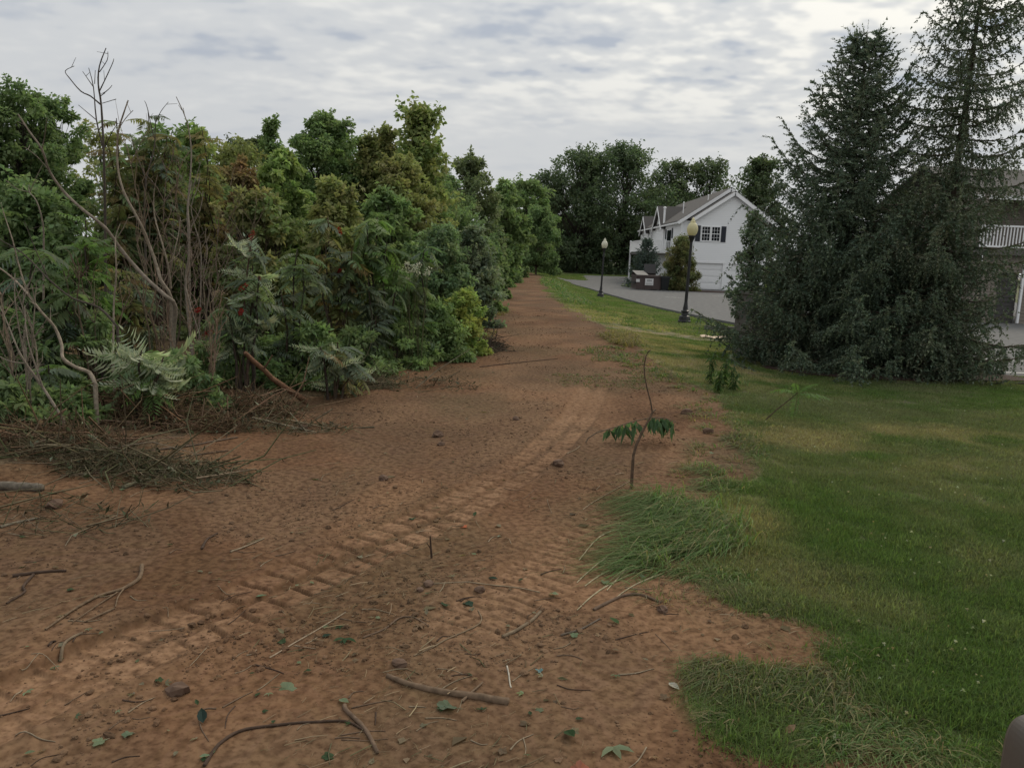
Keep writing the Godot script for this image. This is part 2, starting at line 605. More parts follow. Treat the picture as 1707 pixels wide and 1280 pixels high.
func soil_tone(x: float, z: float, packed: float) -> Color:
	var d := -z
	var a := nz.get_noise_2d(x * 30.0 + 17.0, z * 30.0)
	var b := nz2.get_noise_2d(x * 110.0, z * 110.0)
	var s := x * 0.92 + d * -0.39
	var t := x * 0.39 + d * 0.92
	var st := nz2.get_noise_2d(s * 120.0 + 40.0, t * 14.0)
	var c := Color(0.186, 0.104, 0.058).lerp(Color(0.264, 0.156, 0.088), clampf(0.5 + 1.2 * a + 0.5 * b + 0.7 * st, 0.0, 1.0))
	c = c.lerp(Color(0.135, 0.076, 0.042), clampf(1.7 * nz.get_noise_2d(x * 55.0 - 9.0, z * 45.0 + 3.0), 0.0, 0.75))
	c = c.lerp(Color(0.325, 0.200, 0.118), packed * clampf(0.62 + 0.35 * b + 0.5 * a, 0.3, 0.9))
	c = c.lerp(Color(0.168, 0.118, 0.074), clampf(2.0 * nz.get_noise_2d(x * 34.0 - 120.0, z * 34.0 + 77.0) + 0.05, 0.0, 0.38) * (1.0 - packed))
	# chaff and torn turf mixed into the soil
	var g := clampf(1.9 * nz.get_noise_2d(x * 40.0 + 61.0, z * 26.0) - 0.12 + 0.5 * smoothstep(0.7, 0.0, edge_x(d) - x), 0.0, 0.7)
	c = c.lerp(Color(0.150, 0.108, 0.060), 0.7 * g * (1.0 - packed))
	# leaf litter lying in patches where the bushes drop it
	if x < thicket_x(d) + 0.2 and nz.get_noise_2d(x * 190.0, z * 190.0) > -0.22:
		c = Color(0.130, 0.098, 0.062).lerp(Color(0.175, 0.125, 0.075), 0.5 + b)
	return c

func make_ground() -> void:
	var ang := PackedFloat32Array()
	var a := -PI
	while a < PI - 0.001:
		ang.append(a)
		a += 0.0029 if absf(a + 0.0017) < 0.66 else 0.10
	var rad := PackedFloat32Array([0.02, 0.3, 0.7, 1.1, 1.5])
	while rad[-1] < 620.0:
		var r := rad[-1]
		rad.append(r + r * (0.0060 if r < 2.2 else (0.0029 if r < 6.6 else (0.0065 if r < 13.0 else (0.014 if r < 100.0 else 0.12)))))
	var na := ang.size()
	var nr := rad.size()
	print("ground grid ", na, " x ", nr)
	var pos := PackedVector3Array()
	pos.resize(na * nr)
	var col := PackedColorArray()
	col.resize(na * nr)
	var tf := PackedFloat32Array()
	tf.resize(na * nr)
	for k in nr:
		var r := rad[k]
		for j in na:
			var x := r * sin(ang[j])
			var z := -r * cos(ang[j])
			var o := k * na + j
			if absf(ang[j]) > 0.70 or r > 130.0:
				pos[o] = Vector3(x, lie(x, z) - 0.08 * in_lot(x, z), z)
				tf[o] = 1.0 if x > 1.7 else 0.0
				col[o] = Color(0.075, 0.085, 0.035) if x > 1.7 else Color(0.16, 0.1, 0.06)
				continue
			var l := lawn_at(x, z)
			var pr := press(x, z) if l < 0.99 else Vector2.ZERO
			pos[o] = Vector3(x, lie(x, z) + pr.x * (1.0 - l) + rough(x, z) * lerpf(1.0, 0.3, l) * (1.0 - 0.9 * pr.y) - 0.08 * in_lot(x, z), z)
			tf[o] = l
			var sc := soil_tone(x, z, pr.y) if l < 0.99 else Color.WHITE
			if l > 0.05:
				var lc := lawn_tone(x, z)
				sc = sc.lerp(Color(lc.r * 0.42 + 0.012, lc.g * 0.38 + 0.008, lc.b * 0.42 + 0.003), clampf(l * 1.2, 0.0, 1.0))
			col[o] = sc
	var nor := PackedVector3Array()
	nor.resize(na * nr)
	for k in nr:
		for j in na:
			var p0 := pos[maxi(k - 1, 0) * na + j]
			var p1 := pos[mini(k + 1, nr - 1) * na + j]
			var q0 := pos[k * na + posmod(j - 1, na)]
			var q1 := pos[k * na + (j + 1) % na]
			var nn := (q1 - q0).cross(p1 - p0).normalized()
			nor[k * na + j] = nn if nn.y > 0.0 else -nn
	for kind in 2:
		var b := MB.new()
		var remap := PackedInt32Array()
		remap.resize(na * nr)
		remap.fill(-1)
		for k in nr - 1:
			for j in na:
				var j2 := (j + 1) % na
				var q := [k * na + j, (k + 1) * na + j, (k + 1) * na + j2, k * na + j2]
				var l := (tf[q[0]] + tf[q[1]] + tf[q[2]] + tf[q[3]]) * 0.25
				if (l > 0.5) != (kind == 1):
					continue
				for o in q:
					if remap[o] < 0:
						remap[o] = b.v.size()
						b.v.append(pos[o])
						b.n.append(nor[o])
						b.c.append(col[o])
				for o in [0, 1, 2, 0, 2, 3]:
					b.i.append(remap[q[o]])
		var g := obj("dirt_path" if kind == 0 else "lawn", b.mesh(), M.soil if kind == 0 else M.turf)
		if kind == 0:
			structure(g, "red brown bare soil track scraped clear beside the thicket", "dirt path")
		else:
			structure(g, "mown lawn with dry patches beside the bare soil", "lawn")

func multi(called: String, mesh: Mesh, mat: Material, tr: Array, cols: PackedColorArray, label: String, category: String, parent: Node = null) -> MultiMeshInstance3D:
	var mm := MultiMesh.new()
	mm.transform_format = MultiMesh.TRANSFORM_3D
	mm.use_colors = true
	mm.mesh = mesh
	mm.instance_count = tr.size()
	for k in tr.size():
		mm.set_instance_transform(k, tr[k])
		mm.set_instance_color(k, cols[k])
	var o := MultiMeshInstance3D.new()
	o.multimesh = mm
	o.material_override = mat
	o.set_meta("kind", "stuff")
	if parent:
		o.name = called
		parent.add_child(o, true)
	else:
		o.name = numbered(called)
		add_child(o, true)
		o.set_meta("label", label)
		o.set_meta("category", category)
	return o

func tuft(blades: int, r: float, hmin: float, hmax: float, w: float, lean: float) -> ArrayMesh:
	var b := MB.new()
	for k in blades:
		var a := rng.randf() * TAU
		var q := sqrt(rng.randf()) * r
		var p := Vector3(cos(a) * q, -0.008, sin(a) * q)
		var e := rdir()
		e.y = 0.0
		var dir := (Vector3.UP + e * rf(0.1, lean)).normalized()
		var g := rf(0.5, 1.5)
		var col := Color(g * rf(0.85, 1.2), g, g)
		if rng.randf() < 0.10:
			col = Color(2.4 * g, 1.5 * g, 1.9 * g)
		b.blade(p, dir, rf(hmin, hmax), w * rf(0.7, 1.2), (e + Vector3(0, -0.35, 0)) * rf(0.3, 1.3), col)
	return b.mesh()

func make_lawn_grass() -> void:
	var near := [tuft(60, 0.085, 0.03, 0.062, 0.0036, 1.0), tuft(60, 0.085, 0.025, 0.055, 0.0034, 1.3)]
	var mid := tuft(50, 0.12, 0.025, 0.06, 0.006, 1.3)
	var far := tuft(60, 0.34, 0.035, 0.075, 0.02, 1.5)
	var tr := [[], [], [], []]
	var co := [PackedColorArray(), PackedColorArray(), PackedColorArray(), PackedColorArray()]
	# band: distance from, to, tufts per square metre, kind
	for band in [[2.0, 5.5, 620.0], [5.5, 10.0, 420.0], [10.0, 20.0, 150.0], [20.0, 100.0, 20.0]]:
		var d0: float = band[0]
		var d1: float = band[1]
		var x1 := minf(d1 * 0.72 + 0.6, 26.0)
		var n := int((d1 - d0) * (x1 - 0.2) * band[2])
		for k in n:
			var d := rf(d0, d1)
			var x := rf(0.2 if d < 80.0 else -3.0, x1)
			if x > d * 0.70 + 0.5:
				continue
			var l := lawn_at(x, -d)
			if l < 0.25 or rng.randf() > l * 1.1:
				continue
			if in_lot(x, -d) > 0.0 and not on_island(x, -d):
				continue
			var kind := rng.randi() % 2 if d < 7.0 else (2 if d < 22.0 else 3)
			var s := rf(0.75, 1.25) * (1.0 + 0.5 * nz2.get_noise_2d(x * 260.0, d * 260.0))
			var t := Transform3D(Basis(Vector3.UP, rng.randf() * TAU).scaled(Vector3(s, s * rf(0.7, 1.2), s)), Vector3(x, ground_or_island(x, -d), -d))
			tr[kind].append(t)
			var c := lawn_tone(x, -d)
			var g := rf(0.8, 1.2)
			co[kind].append(Color(c.r * g, c.g * g, c.b * g))
	for k in 4:
		multi("lawn_grass", near[k] if k < 2 else (mid if k == 2 else far), M.grass, tr[k], co[k], ["short green grass blades of the mown lawn", "short green grass blades of the mown lawn", "mown grass of the lawn in front of the spruces", "mown grass around the lamp posts and parking lot"][k], "grass")
		print("grass ", tr[k].size())

func on_island(x: float, z: float) -> bool:
	return Geometry2D.is_point_in_polygon(Vector2(x, z), ISLE)
func ground_or_island(x: float, z: float) -> float:
	return lie(x, z) + 0.05 if on_island(x, z) else height(x, z)
var ISLE := PackedVector2Array()
const LOT_EDGE := [1, 2, 3, 4, 5, 6, 7, 8, 9]

# ------------------------------------------------------------------ parking lot
func draped(poly: PackedVector2Array, lift: float, cell: float, thick := 0.0) -> MB:
	var b := MB.new()
	var lo := poly[0]
	var hi := poly[0]
	for p in poly:
		lo = lo.min(p)
		hi = hi.max(p)
	var nx := int(ceil((hi.x - lo.x) / cell))
	var ny := int(ceil((hi.y - lo.y) / cell))
	for i in nx:
		for j in ny:
			var x := lo.x + i * cell
			var y := lo.y + j * cell
			var sq := PackedVector2Array([Vector2(x, y), Vector2(x + cell, y), Vector2(x + cell, y + cell), Vector2(x, y + cell)])
			for piece in Geometry2D.intersect_polygons(sq, poly):
				var ix := Geometry2D.triangulate_polygon(piece)
				for k in range(0, ix.size(), 3):
					var q := []
					for e in 3:
						var w: Vector2 = piece[ix[k + e]]
						q.append(Vector3(w.x, lie(w.x, w.y) + lift, w.y))
					var nn: Vector3 = (q[2] - q[0]).cross(q[1] - q[0])
					if nn.y < 0.0:
						b.tri(q[0], q[2], q[1], Color.WHITE)
					else:
						b.tri(q[0], q[1], q[2], Color.WHITE)
	if thick > 0.0:
		var m := poly.size()
		for k in m:
			var p := poly[k]
			var q := poly[(k + 1) % m]
			var steps := int(ceil(p.distance_to(q) / cell))
			for s in steps:
				var u := p.lerp(q, float(s) / steps)
				var w := p.lerp(q, float(s + 1) / steps)
				var hu := lie(u.x, u.y) + lift
				var hw := lie(w.x, w.y) + lift
				b.quad(Vector3(u.x, hu, u.y), Vector3(w.x, hw, w.y), Vector3(w.x, hw - thick, w.y), Vector3(u.x, hu - thick, u.y), Color.WHITE)
	return b

# a low kerb that follows a line on the ground
func kerb(line: Array, w: float, h: float) -> MB:
	var b := MB.new()
	for k in line.size() - 1:
		var p: Vector2 = line[k]
		var q: Vector2 = line[k + 1]
		var steps := int(ceil(p.distance_to(q) / 1.0))
		var s := (q - p).normalized().orthogonal() * w * 0.5
		for e in steps:
			var u := p.lerp(q, float(e) / steps)
			var v := p.lerp(q, float(e + 1) / steps)
			var prof := [[-1.0, -0.05], [-0.8, h * 0.9], [-0.4, h], [0.4, h], [0.8, h * 0.9], [1.0, -0.05]]
			for j in 5:
				var a0: Array = prof[j]
				var a1: Array = prof[j + 1]
				var pu0: Vector2 = u + s * a0[0]
				var pu1: Vector2 = u + s * a1[0]
				var pv0: Vector2 = v + s * a0[0]
				var pv1: Vector2 = v + s * a1[0]
				b.quad(Vector3(pu0.x, lie(u.x, u.y) + a0[1], pu0.y), Vector3(pv0.x, lie(v.x, v.y) + a0[1], pv0.y), Vector3(pv1.x, lie(v.x, v.y) + a1[1], pv1.y), Vector3(pu1.x, lie(u.x, u.y) + a1[1], pu1.y), Color.WHITE)
	return b

func make_lot() -> void:
	var o := obj("asphalt_lot", draped(LOT, 0.0, 1.5).mesh(), M.asphalt)
	structure(o, "grey asphalt parking lot and drive below the house", "asphalt lot")
	var edge := []
	for k in LOT_EDGE:
		edge.append(LOT[k])
	var kb := obj("kerb", kerb(edge, 0.22, 0.10).mesh(), M.asphalt)
	structure(kb, "low asphalt kerb along the lawn", "kerb")
	var isl := obj("planting_island", draped(ISLE, 0.05, 1.0, 0.15).mesh(), M.turf_plain)
	structure(isl, "grass island beside the brown dumpster", "island")
	var ring := Array(ISLE)
	ring.append(ISLE[0])
	var kb2 := obj("kerb", kerb(ring, 0.2, 0.11).mesh(), M.asphalt)
	structure(kb2, "asphalt kerb around the grass island", "kerb")
	for l in [[Vector2(8.15, -15.2), Vector2(16.0, -15.0)], [Vector2(8.6, -17.9), Vector2(14.5, -17.7)], [Vector2(6.9, -30.2), Vector2(7.5, -30.1)], [Vector2(10.6, -84.0), Vector2(12.6, -76.0)], [Vector2(13.4, -54.5), Vector2(15.6, -53.2)], [Vector2(9.2, -49.0), Vector2(10.1, -48.9)]]:
		var p: Vector2 = l[0]
		var q: Vector2 = l[1]
		var s := (q - p).normalized().orthogonal() * 0.055
		var ln := obj("painted_line", draped(PackedVector2Array([p - s, q - s, q + s, p + s]), 0.006, 1.5).mesh(), M.paint_line)
		structure(ln, "white painted parking line on the asphalt", "painted line")
	# mulch under the arborvitae and under the spruces
	var ml := PackedVector2Array()
	for k in 18:
		var t := TAU * k / 18.0
		ml.append(Vector2(15.3 + 2.6 * cos(t) + 0.25 * sin(3.0 * t), -62.0 + 1.3 * sin(t)))
	structure(obj("mulch_bed", draped(ml, 0.05, 0.8, 0.1).mesh(), M.mulch), "red bark mulch bed under the arborvitae", "mulch")
	var ms := PackedVector2Array()
	for k in 24:
		var t := TAU * k / 24.0
		ms.append(Vector2(6.9 + 2.35 * cos(t) + 0.12 * sin(5.0 * t), -14.3 + 0.95 * sin(t) - 0.12 * cos(t) + 0.08 * sin(4.0 * t)))
	structure(obj("mulch_bed", draped(ms, 0.02, 0.4, 0.06).mesh(), M.mulch), "dark mulch bed under the two tall spruces", "mulch")

# ------------------------------------------------------------------ plants
func jit(c: Color, a: float) -> Color:
	var g := rf(1.0 - a, 1.0 + a)
	return Color(c.r * g * rf(0.93, 1.07), c.g * g, c.b * g * rf(0.93, 1.07))

func any_of(cols: Array) -> Color:
	var a: Color = cols[rng.randi() % cols.size()]
	var b: Color = cols[rng.randi() % cols.size()]
	return jit(a.lerp(b, rng.randf()), 0.22)

func bend_line(p: Vector3, q: Vector3, n: int, sag: float, wob: float) -> PackedVector3Array:
	var out := PackedVector3Array()
	var l := p.distance_to(q)
	for k in n:
		var t := float(k) / (n - 1)
		var w := p.lerp(q, t) + Vector3(0, -sag * l * 4.0 * t * (1.0 - t), 0)
		if k > 0 and k < n - 1:
			w += rdir() * wob * l
		out.append(w)
	return out

func taper(n: int, r0: float, r1: float) -> PackedFloat32Array:
	var out := PackedFloat32Array()
	for k in n:
		out.append(lerpf(r0, r1, float(k) / (n - 1)))
	return out

const GAIN := 3.4
const BARK := Color(0.085, 0.070, 0.055)
const PALE_BARK := Color(0.20, 0.165, 0.125)

# o: low (where the crown begins), clumps, per, leaf, wide, cols, seed, stems, form, gap
func broadleaf(called: String, label: String, group: String, px: float, depth: float, top_py: float, width_px: float, o: Dictionary) -> Node3D:
	rng.seed = int(o.get("seed", int(px) * 31 + int(depth * 7.0) + int(top_py)))
	var base := under(px, top_py, depth)
	var H: float = at(px, top_py, depth).y - base.y
	var R: float = width_px * 0.5 * depth / FPX
	var t := thing(called, label, "shrub" if o.get("stems", 1) > 1 else "tree", base, group)
	var low: float = o.get("low", 0.25)
	var form: String = o.get("form", "round")
	var wood := MB.new()
	var lf := MB.new()
	var bark: Color = o.get("bark", BARK)
	var stems: int = o.get("stems", 1)
	var lines := []
	for s in stems:
		var a := rng.randf() * TAU
		var sp := 0.0 if stems == 1 else R * 0.55 * sqrt(rng.randf())
		var top := Vector3(cos(a) * sp, H * (0.88 if stems == 1 else rf(0.55, 0.85)), sin(a) * sp)
		if stems == 1:
			top += Vector3(rf(-0.1, 0.1) * R, 0, rf(-0.1, 0.1) * R)
		var ln := bend_line(Vector3(cos(a) * sp * 0.25, -0.1, sin(a) * sp * 0.25), top, 7, 0.0, 0.02)
		lines.append(ln)
		var tr: float = o.get("trunk", H * 0.014)
		wood.tube(ln, taper(7, tr, tr * 0.22), 6, bark, 0.12)
	var clumps: int = o.get("clumps", 40)
	var per: int = o.get("per", 120)
	var L: float = o.get("leaf", 0.10)
	var W: float = L * float(o.get("wide", 0.62))
	var cols: Array = o.cols
	var flat: float = o.get("flat", 0.7)
	var wide_leaf: bool = o.get("broad", false)
	var n := clumps * 3
	# a crown is a handful of boughs of different reach, with bays between them
	var lobes := []
	var tallness := H * (1.0 - low) / maxf(R, 0.1)
	var nl := clampi(int(3.0 + tallness * 1.5), 5, 13)
	for k in nl:
		var f := (k + rf(0.1, 0.9)) / nl
		var reach := pow(maxf(0.0, 1.0 - pow(absf(f * 1.7 - 0.7), 2.2)), 0.5) if form == "round" else pow(maxf(0.0, 1.0 - pow(f, 2.4)), 0.5)
		var lr := R * rf(0.50, 0.72) * (1.0 - 0.30 * f)
		var a := 2.4 * k + rf(-0.5, 0.5)
		var q := maxf(0.0, R * reach * rf(0.75, 1.15) - lr * 0.6)
		if k == nl - 1:
			q *= 0.4
		lobes.append([Vector3(cos(a) * q, H * lerpf(low, 1.0, f) - lr * 0.55, sin(a) * q), lr])
	lobes[nl - 1][0].y = H - lobes[nl - 1][1] * 0.85
	for k in n:
		var u := float(k) / n
		var yy := lerpf(low, 0.98, pow(fmod(u + rng.randf() * 0.3, 1.0), 0.85))
		var f := (yy - low) / (1.0 - low)
		var prof := 1.0
		if form == "round":
			prof = pow(maxf(0.0, 1.0 - pow(absf(f * 1.75 - 0.75), 2.3)), 0.5)
		elif form == "cone":
			prof = 0.15 + 0.85 * (1.0 - f)
		elif form == "mound":
			prof = pow(maxf(0.0, 1.0 - pow(f, 2.6)), 0.5)
		elif form == "open":
			prof = (0.35 + 0.65 * absf(sin(f * 7.0 + 0.6))) * (1.0 - 0.55 * f)
		elif form == "poplar":
			prof = 0.20 + 0.80 * pow(1.0 - f, 0.8) * (0.7 + 0.3 * sin(f * 19.0))
		prof *= rf(0.75, 1.22)
		var a := rng.randf() * TAU
		prof *= 1.0 + 0.22 * sin(a * 3.0 + f * 5.0 + px)
		var q := R * prof * pow(rng.randf(), 0.45)
		var rc: float = R * float(o.get("clump_r", 0.30)) * rf(0.35, 0.80)
		if form == "poplar":
			rc *= 0.6 + 0.6 * (1.0 - f)
		q = maxf(0.0, q - rc * 0.4)
		var ctr := Vector3(cos(a) * q, H * yy - rc * 0.5 * flat, sin(a) * q)
		if (form == "round" or form == "mound") and k % 5 < 3:
			var lo: Array = lobes[k % nl]
			var dl := rdir()
			ctr = lo[0] + Vector3(dl.x, dl.y * 0.8, dl.z) * (lo[1] * pow(rng.randf(), 0.4))
			ctr.y = maxf(ctr.y, 0.06)
			yy = clampf(ctr.y / H, 0.0, 1.0)
		# the limb that carries it
		var ln: PackedVector3Array = lines[k % stems]
		var from := ln[clampi(int((yy - 0.18) * 7.0) + (rng.randi() % 2) - 1, 1, 6)]
		var lb := bend_line(from, ctr, 4, -0.06, 0.05)
		wood.tube(lb, taper(4, maxf(0.004, H * 0.0028), 0.003), 3, bark)
		var cc := any_of(cols)
		var np := int(per * 0.62 * rf(0.6, 1.25))
		var str_ := Vector3(cos(a), rf(-0.2, 0.5), sin(a)) * rf(0.0, 0.7)
		# a sprig that sticks out of the outline
		var sprig := rng.randf() < 0.5
		var sd := (Vector3(cos(a), rf(0.1, 1.6), sin(a))).normalized() * rc * rf(1.1, 2.3)
		if sprig:
			wood.tube(PackedVector3Array([ctr, ctr + sd]), PackedFloat32Array([0.004, 0.002]), 3, bark)
		for j in np:
			var dv := rdir()
			var rr := rc * pow(rng.randf(), 0.42)
			var p := ctr + Vector3(dv.x * rr, dv.y * rr * flat, dv.z * rr) + str_ * (dv.dot(str_) * rr)
			if sprig and j % 3 == 0:
				p = ctr + sd * rng.randf() + dv * rc * 0.16
			if p.y < 0.02:
				continue
			var out := (dv + rdir() * 0.7 + Vector3(0, -0.25, 0)).normalized()
			var up := (Vector3.UP * 1.1 + rdir() * 0.9 + dv * 0.4).normalized()
			var ll := L * rf(0.65, 1.2)
			var col := jit(cc.lerp(cols[rng.randi() % cols.size()], 0.25), 0.2)
			col = Color(col.r * GAIN, col.g * GAIN, col.b * GAIN)
			if wide_leaf:
				lf.broad(p, out, up, ll, W * rf(0.8, 1.15), col)
			else:
				lf.leaf(p, out, up, ll, W * rf(0.8, 1.2), col)
	obj("trunk" if stems == 1 else "stems", wood.mesh(), M.wood, t)
	obj("crown", lf.mesh(), M.leaf, t)
	return t

# ---- sumac fronds: a curved rib with paired leaflets, along +X, top face +Y
func frond_into(b: MB, xf: Transform3D, L: float, pairs: int, droop: float, c0: Color, hang: float) -> void:
	var prev := Vector3.ZERO
	var pts := PackedVector3Array()
	for k in pairs + 2:
		var t := float(k) / (pairs + 1)
		pts.append(xf * Vector3(L * (t - 0.10 * droop * t * t), -droop * L * t * t * 0.75, L * 0.03 * sin(t * 5.0)))
	b.tube(PackedVector3Array([pts[0], pts[pairs / 2], pts[pairs + 1]]), PackedFloat32Array([0.0035 * L / 0.5, 0.0025 * L / 0.5, 0.0012]), 3, Color(0.14, 0.12, 0.055))
	for k in range(1, pairs + 2):
		var t := float(k) / (pairs + 1)
		var l := L * 0.25 * sin(PI * clampf(0.18 + 0.70 * t, 0.0, 1.0)) + L * 0.05
		var fw := (pts[k] - pts[k - 1]).normalized()
		var up := xf.basis.y.normalized()
		var sd := fw.cross(up).normalized()
		if k == pairs + 1:
			b.leaf(pts[k], fw, up, l, l * 0.27, jit(c0, 0.15), 0.12)
			continue
		for s in [-1.0, 1.0]:
			var dir: Vector3 = (sd * s + fw * rf(0.25, 0.55) - up * rf(0.1, 0.45) * hang + Vector3(0, -1, 0) * hang * rf(0.2, 0.8)).normalized()
			b.leaf(pts[k], dir, up, l * rf(0.88, 1.1), l * 0.25, jit(c0, 0.15), 0.12)

const SUMAC := [Color(0.180, 0.250, 0.120), Color(0.160, 0.225, 0.115), Color(0.200, 0.260, 0.125)]
const SUMAC_BLUE := [Color(0.160, 0.205, 0.145), Color(0.175, 0.220, 0.155), Color(0.190, 0.225, 0.145)]
const SUMAC_OLIVE := [Color(0.245, 0.235, 0.100), Color(0.205, 0.220, 0.095), Color(0.265, 0.200, 0.098)]
const PALE := [Color(0.40, 0.45, 0.31), Color(0.31, 0.36, 0.25), Color(0.46, 0.50, 0.36)]
const FRESH := [Color(0.170, 0.275, 0.080), Color(0.145, 0.235, 0.078)]
var fronds := {}
var n_fronds := 0

func make_fronds() -> void:
	rng.seed = 88
	for key in ["green", "blue", "olive", "pale", "fresh"]:
		var list := []
		var cols: Array = {"green": SUMAC, "blue": SUMAC_BLUE, "olive": SUMAC_OLIVE, "pale": PALE, "fresh": FRESH}[key]
		for k in 4:
			var b := MB.new()
			frond_into(b, Transform3D(), 0.5, 9 + k, [0.25, 0.5, 0.8, 1.1][k], cols[k % cols.size()], [0.2, 0.5, 0.8, 1.0][k] if key != "pale" else 0.9)
			list.append(b.mesh())
		fronds[key] = list

func frond_pose(p: Vector3, dir: Vector3, s: float, roll: float) -> Transform3D:
	var x := dir.normalized()
	var z := x.cross(Vector3.UP)
	if z.length() < 0.05:
		z = Vector3(0, 0, 1)
	z = z.normalized()
	var y := z.cross(x).normalized()
	var b := Basis(x, y, z).rotated(x, roll)
	return Transform3D(b.scaled(Vector3(s, s, s)), p)

# parts: fronds that can be told apart become parts, else they are one joined part
func sumac(label: String, group: String, px: float, depth: float, top_py: float, width_px: float, n_stems: int, per: int, keys: Array, parts: bool, reds := 0, seed_ := 0) -> Node3D:
	rng.seed = int(px) * 17 + int(depth * 11.0) + seed_
	var base := under(px, top_py, depth)
	var H: float = at(px, top_py, depth).y - base.y
	var R: float = width_px * 0.5 * depth / FPX
	var t := thing("sumac_shrub", label, "shrub", base, group)
	var wood := MB.new()
	var joined := MB.new()
	var L := 0.28
	var tips := []
	for s in n_stems:
		var a := rng.randf() * TAU
		var q := maxf(0.0, R - 0.18) * sqrt(rng.randf())
		var hh := (H - 0.10) * (1.0 if s == 0 else rf(0.28, 0.97))
		var top := Vector3(cos(a) * q, hh, sin(a) * q) if s > 0 else Vector3(rf(-0.1, 0.1), hh, 0)
		var ln := bend_line(Vector3(cos(a) * q * 0.35, -0.08, sin(a) * q * 0.35), top, 6, 0.0, 0.03)
		wood.tube(ln, taper(6, 0.020, 0.007), 5, any_of([BARK, Color(0.12, 0.085, 0.06)]), 0.1)
		tips.append(top)
		for k in per + 8:
			var az := TAU * (float(k) + rng.randf() * 0.7) / (per + 8)
			var lift := rf(-0.45, 0.65)
			var dir := Vector3(cos(az), lift, sin(az)).normalized()
			var key: String = keys[rng.randi() % keys.size()]
			var v := rng.randi() % 4
			if key == "pale":
				v = 2 + rng.randi() % 2
				dir = Vector3(cos(az), rf(-1.3, 0.1), sin(az)).normalized()
			var sc := rf(0.72, 1.2) * L / 0.5
			var p := top.lerp(ln[4], rng.randf() * 1.0) if k % 3 else ln[3].lerp(ln[4], rng.randf())
			var xf := frond_pose(p, dir, sc, rf(-0.4, 0.4) + (PI * 0.75 if key == "pale" else 0.0))
			if parts and dir.z > -0.15 and n_fronds < 290:
				n_fronds += 1
				var f := obj("frond", fronds[key][v], M.frond, t)
				f.transform = xf
			else:
				frond_into(joined, xf, 0.5, 7 + v, [0.25, 0.5, 0.8, 1.1][v], any_of({"green": SUMAC, "blue": SUMAC_BLUE, "olive": SUMAC_OLIVE, "pale": PALE, "fresh": FRESH}[key]), 0.5)
	obj("stems", wood.mesh(), M.wood, t)
	if joined.v.size() > 0:
		obj("foliage", joined.mesh(), M.frond, t)
	for k in reds:
		var top: Vector3 = tips[k % tips.size()]
		red_cone(t, top + Vector3(rf(-0.25, 0.25), rf(-0.25, 0.10), rf(0.1, 0.3)), Vector3(rf(-0.6, 0.6), rf(-0.5, 0.9), rf(-0.1, 0.6)))
	return t

func red_cone(parent: Node, p: Vector3, dir: Vector3) -> void:
	var b := MB.new()
	var d := dir.normalized()
	var l := rf(0.10, 0.15)
	for k in 46:
		var t := rng.randf()
		var r := 0.026 * sin(PI * (0.12 + 0.80 * t))
		var o := rdir()
		o = (o - d * o.dot(d)).normalized()
		b.leaf(p + d * l * t + o * r * 0.5, (o + d * 0.6).normalized(), d, 0.022, 0.018, jit(Color(0.24, 0.026, 0.020), 0.3))
	obj("fruit_cluster", b.mesh(), M.frond, parent)

# ---- a leafless sapling traced from photo pixels at its own distance; first line is the trunk
func bare(label: String, depth: float, lines: Array, radii: Array, col: Color, slope := 0.0, dead_leaves := 0) -> Node3D:
	var p0: Array = lines[0][0]
	var base := at(p0[0], p0[1], depth)
	var t := thing("bare_sapling", label, "sapling", base)
	for k in lines.size():
		var pts := PackedVector3Array()
		var ln: Array = lines[k]
		for j in ln.size():
			var w := at(ln[j][0], ln[j][1], depth + slope * (float(j) + (1.0 if k > 0 else 0.0)) * 0.12 + 0.05 * sin(j * 1.7 + k))
			pts.append(w - base)
		# smooth
		var fine := PackedVector3Array()
		for j in pts.size() - 1:
			for e in 3:
				var a := pts[maxi(j - 1, 0)]
				var d := pts[mini(j + 2, pts.size() - 1)]
				fine.append(pts[j].cubic_interpolate(pts[j + 1], a, d, e / 3.0))
		fine.append(pts[pts.size() - 1])
		if k == 0:
			fine.insert(0, fine[0] + Vector3(0, height(base.x, base.z) - base.y - 0.05, 0) if base.y > height(base.x, base.z) else fine[0] - Vector3(0, 0.1, 0))
		var b := MB.new()
		b.tube(fine, taper(fine.size(), radii[k] * 0.62, maxf(0.003, radii[k] * 0.16)), 6, col, 0.08)
		# spurs
		for j in range(2, fine.size() - 1, 3):
			if rng.randf() < 0.5:
				var dv := (rdir() + Vector3(0, 0.7, 0)).normalized()
				b.tube(PackedVector3Array([fine[j], fine[j] + dv * rf(0.04, 0.14)]), PackedFloat32Array([0.0035, 0.002]), 3, col)
		obj("trunk" if k == 0 else "branch", b.mesh(), M.wood, t)
	return t

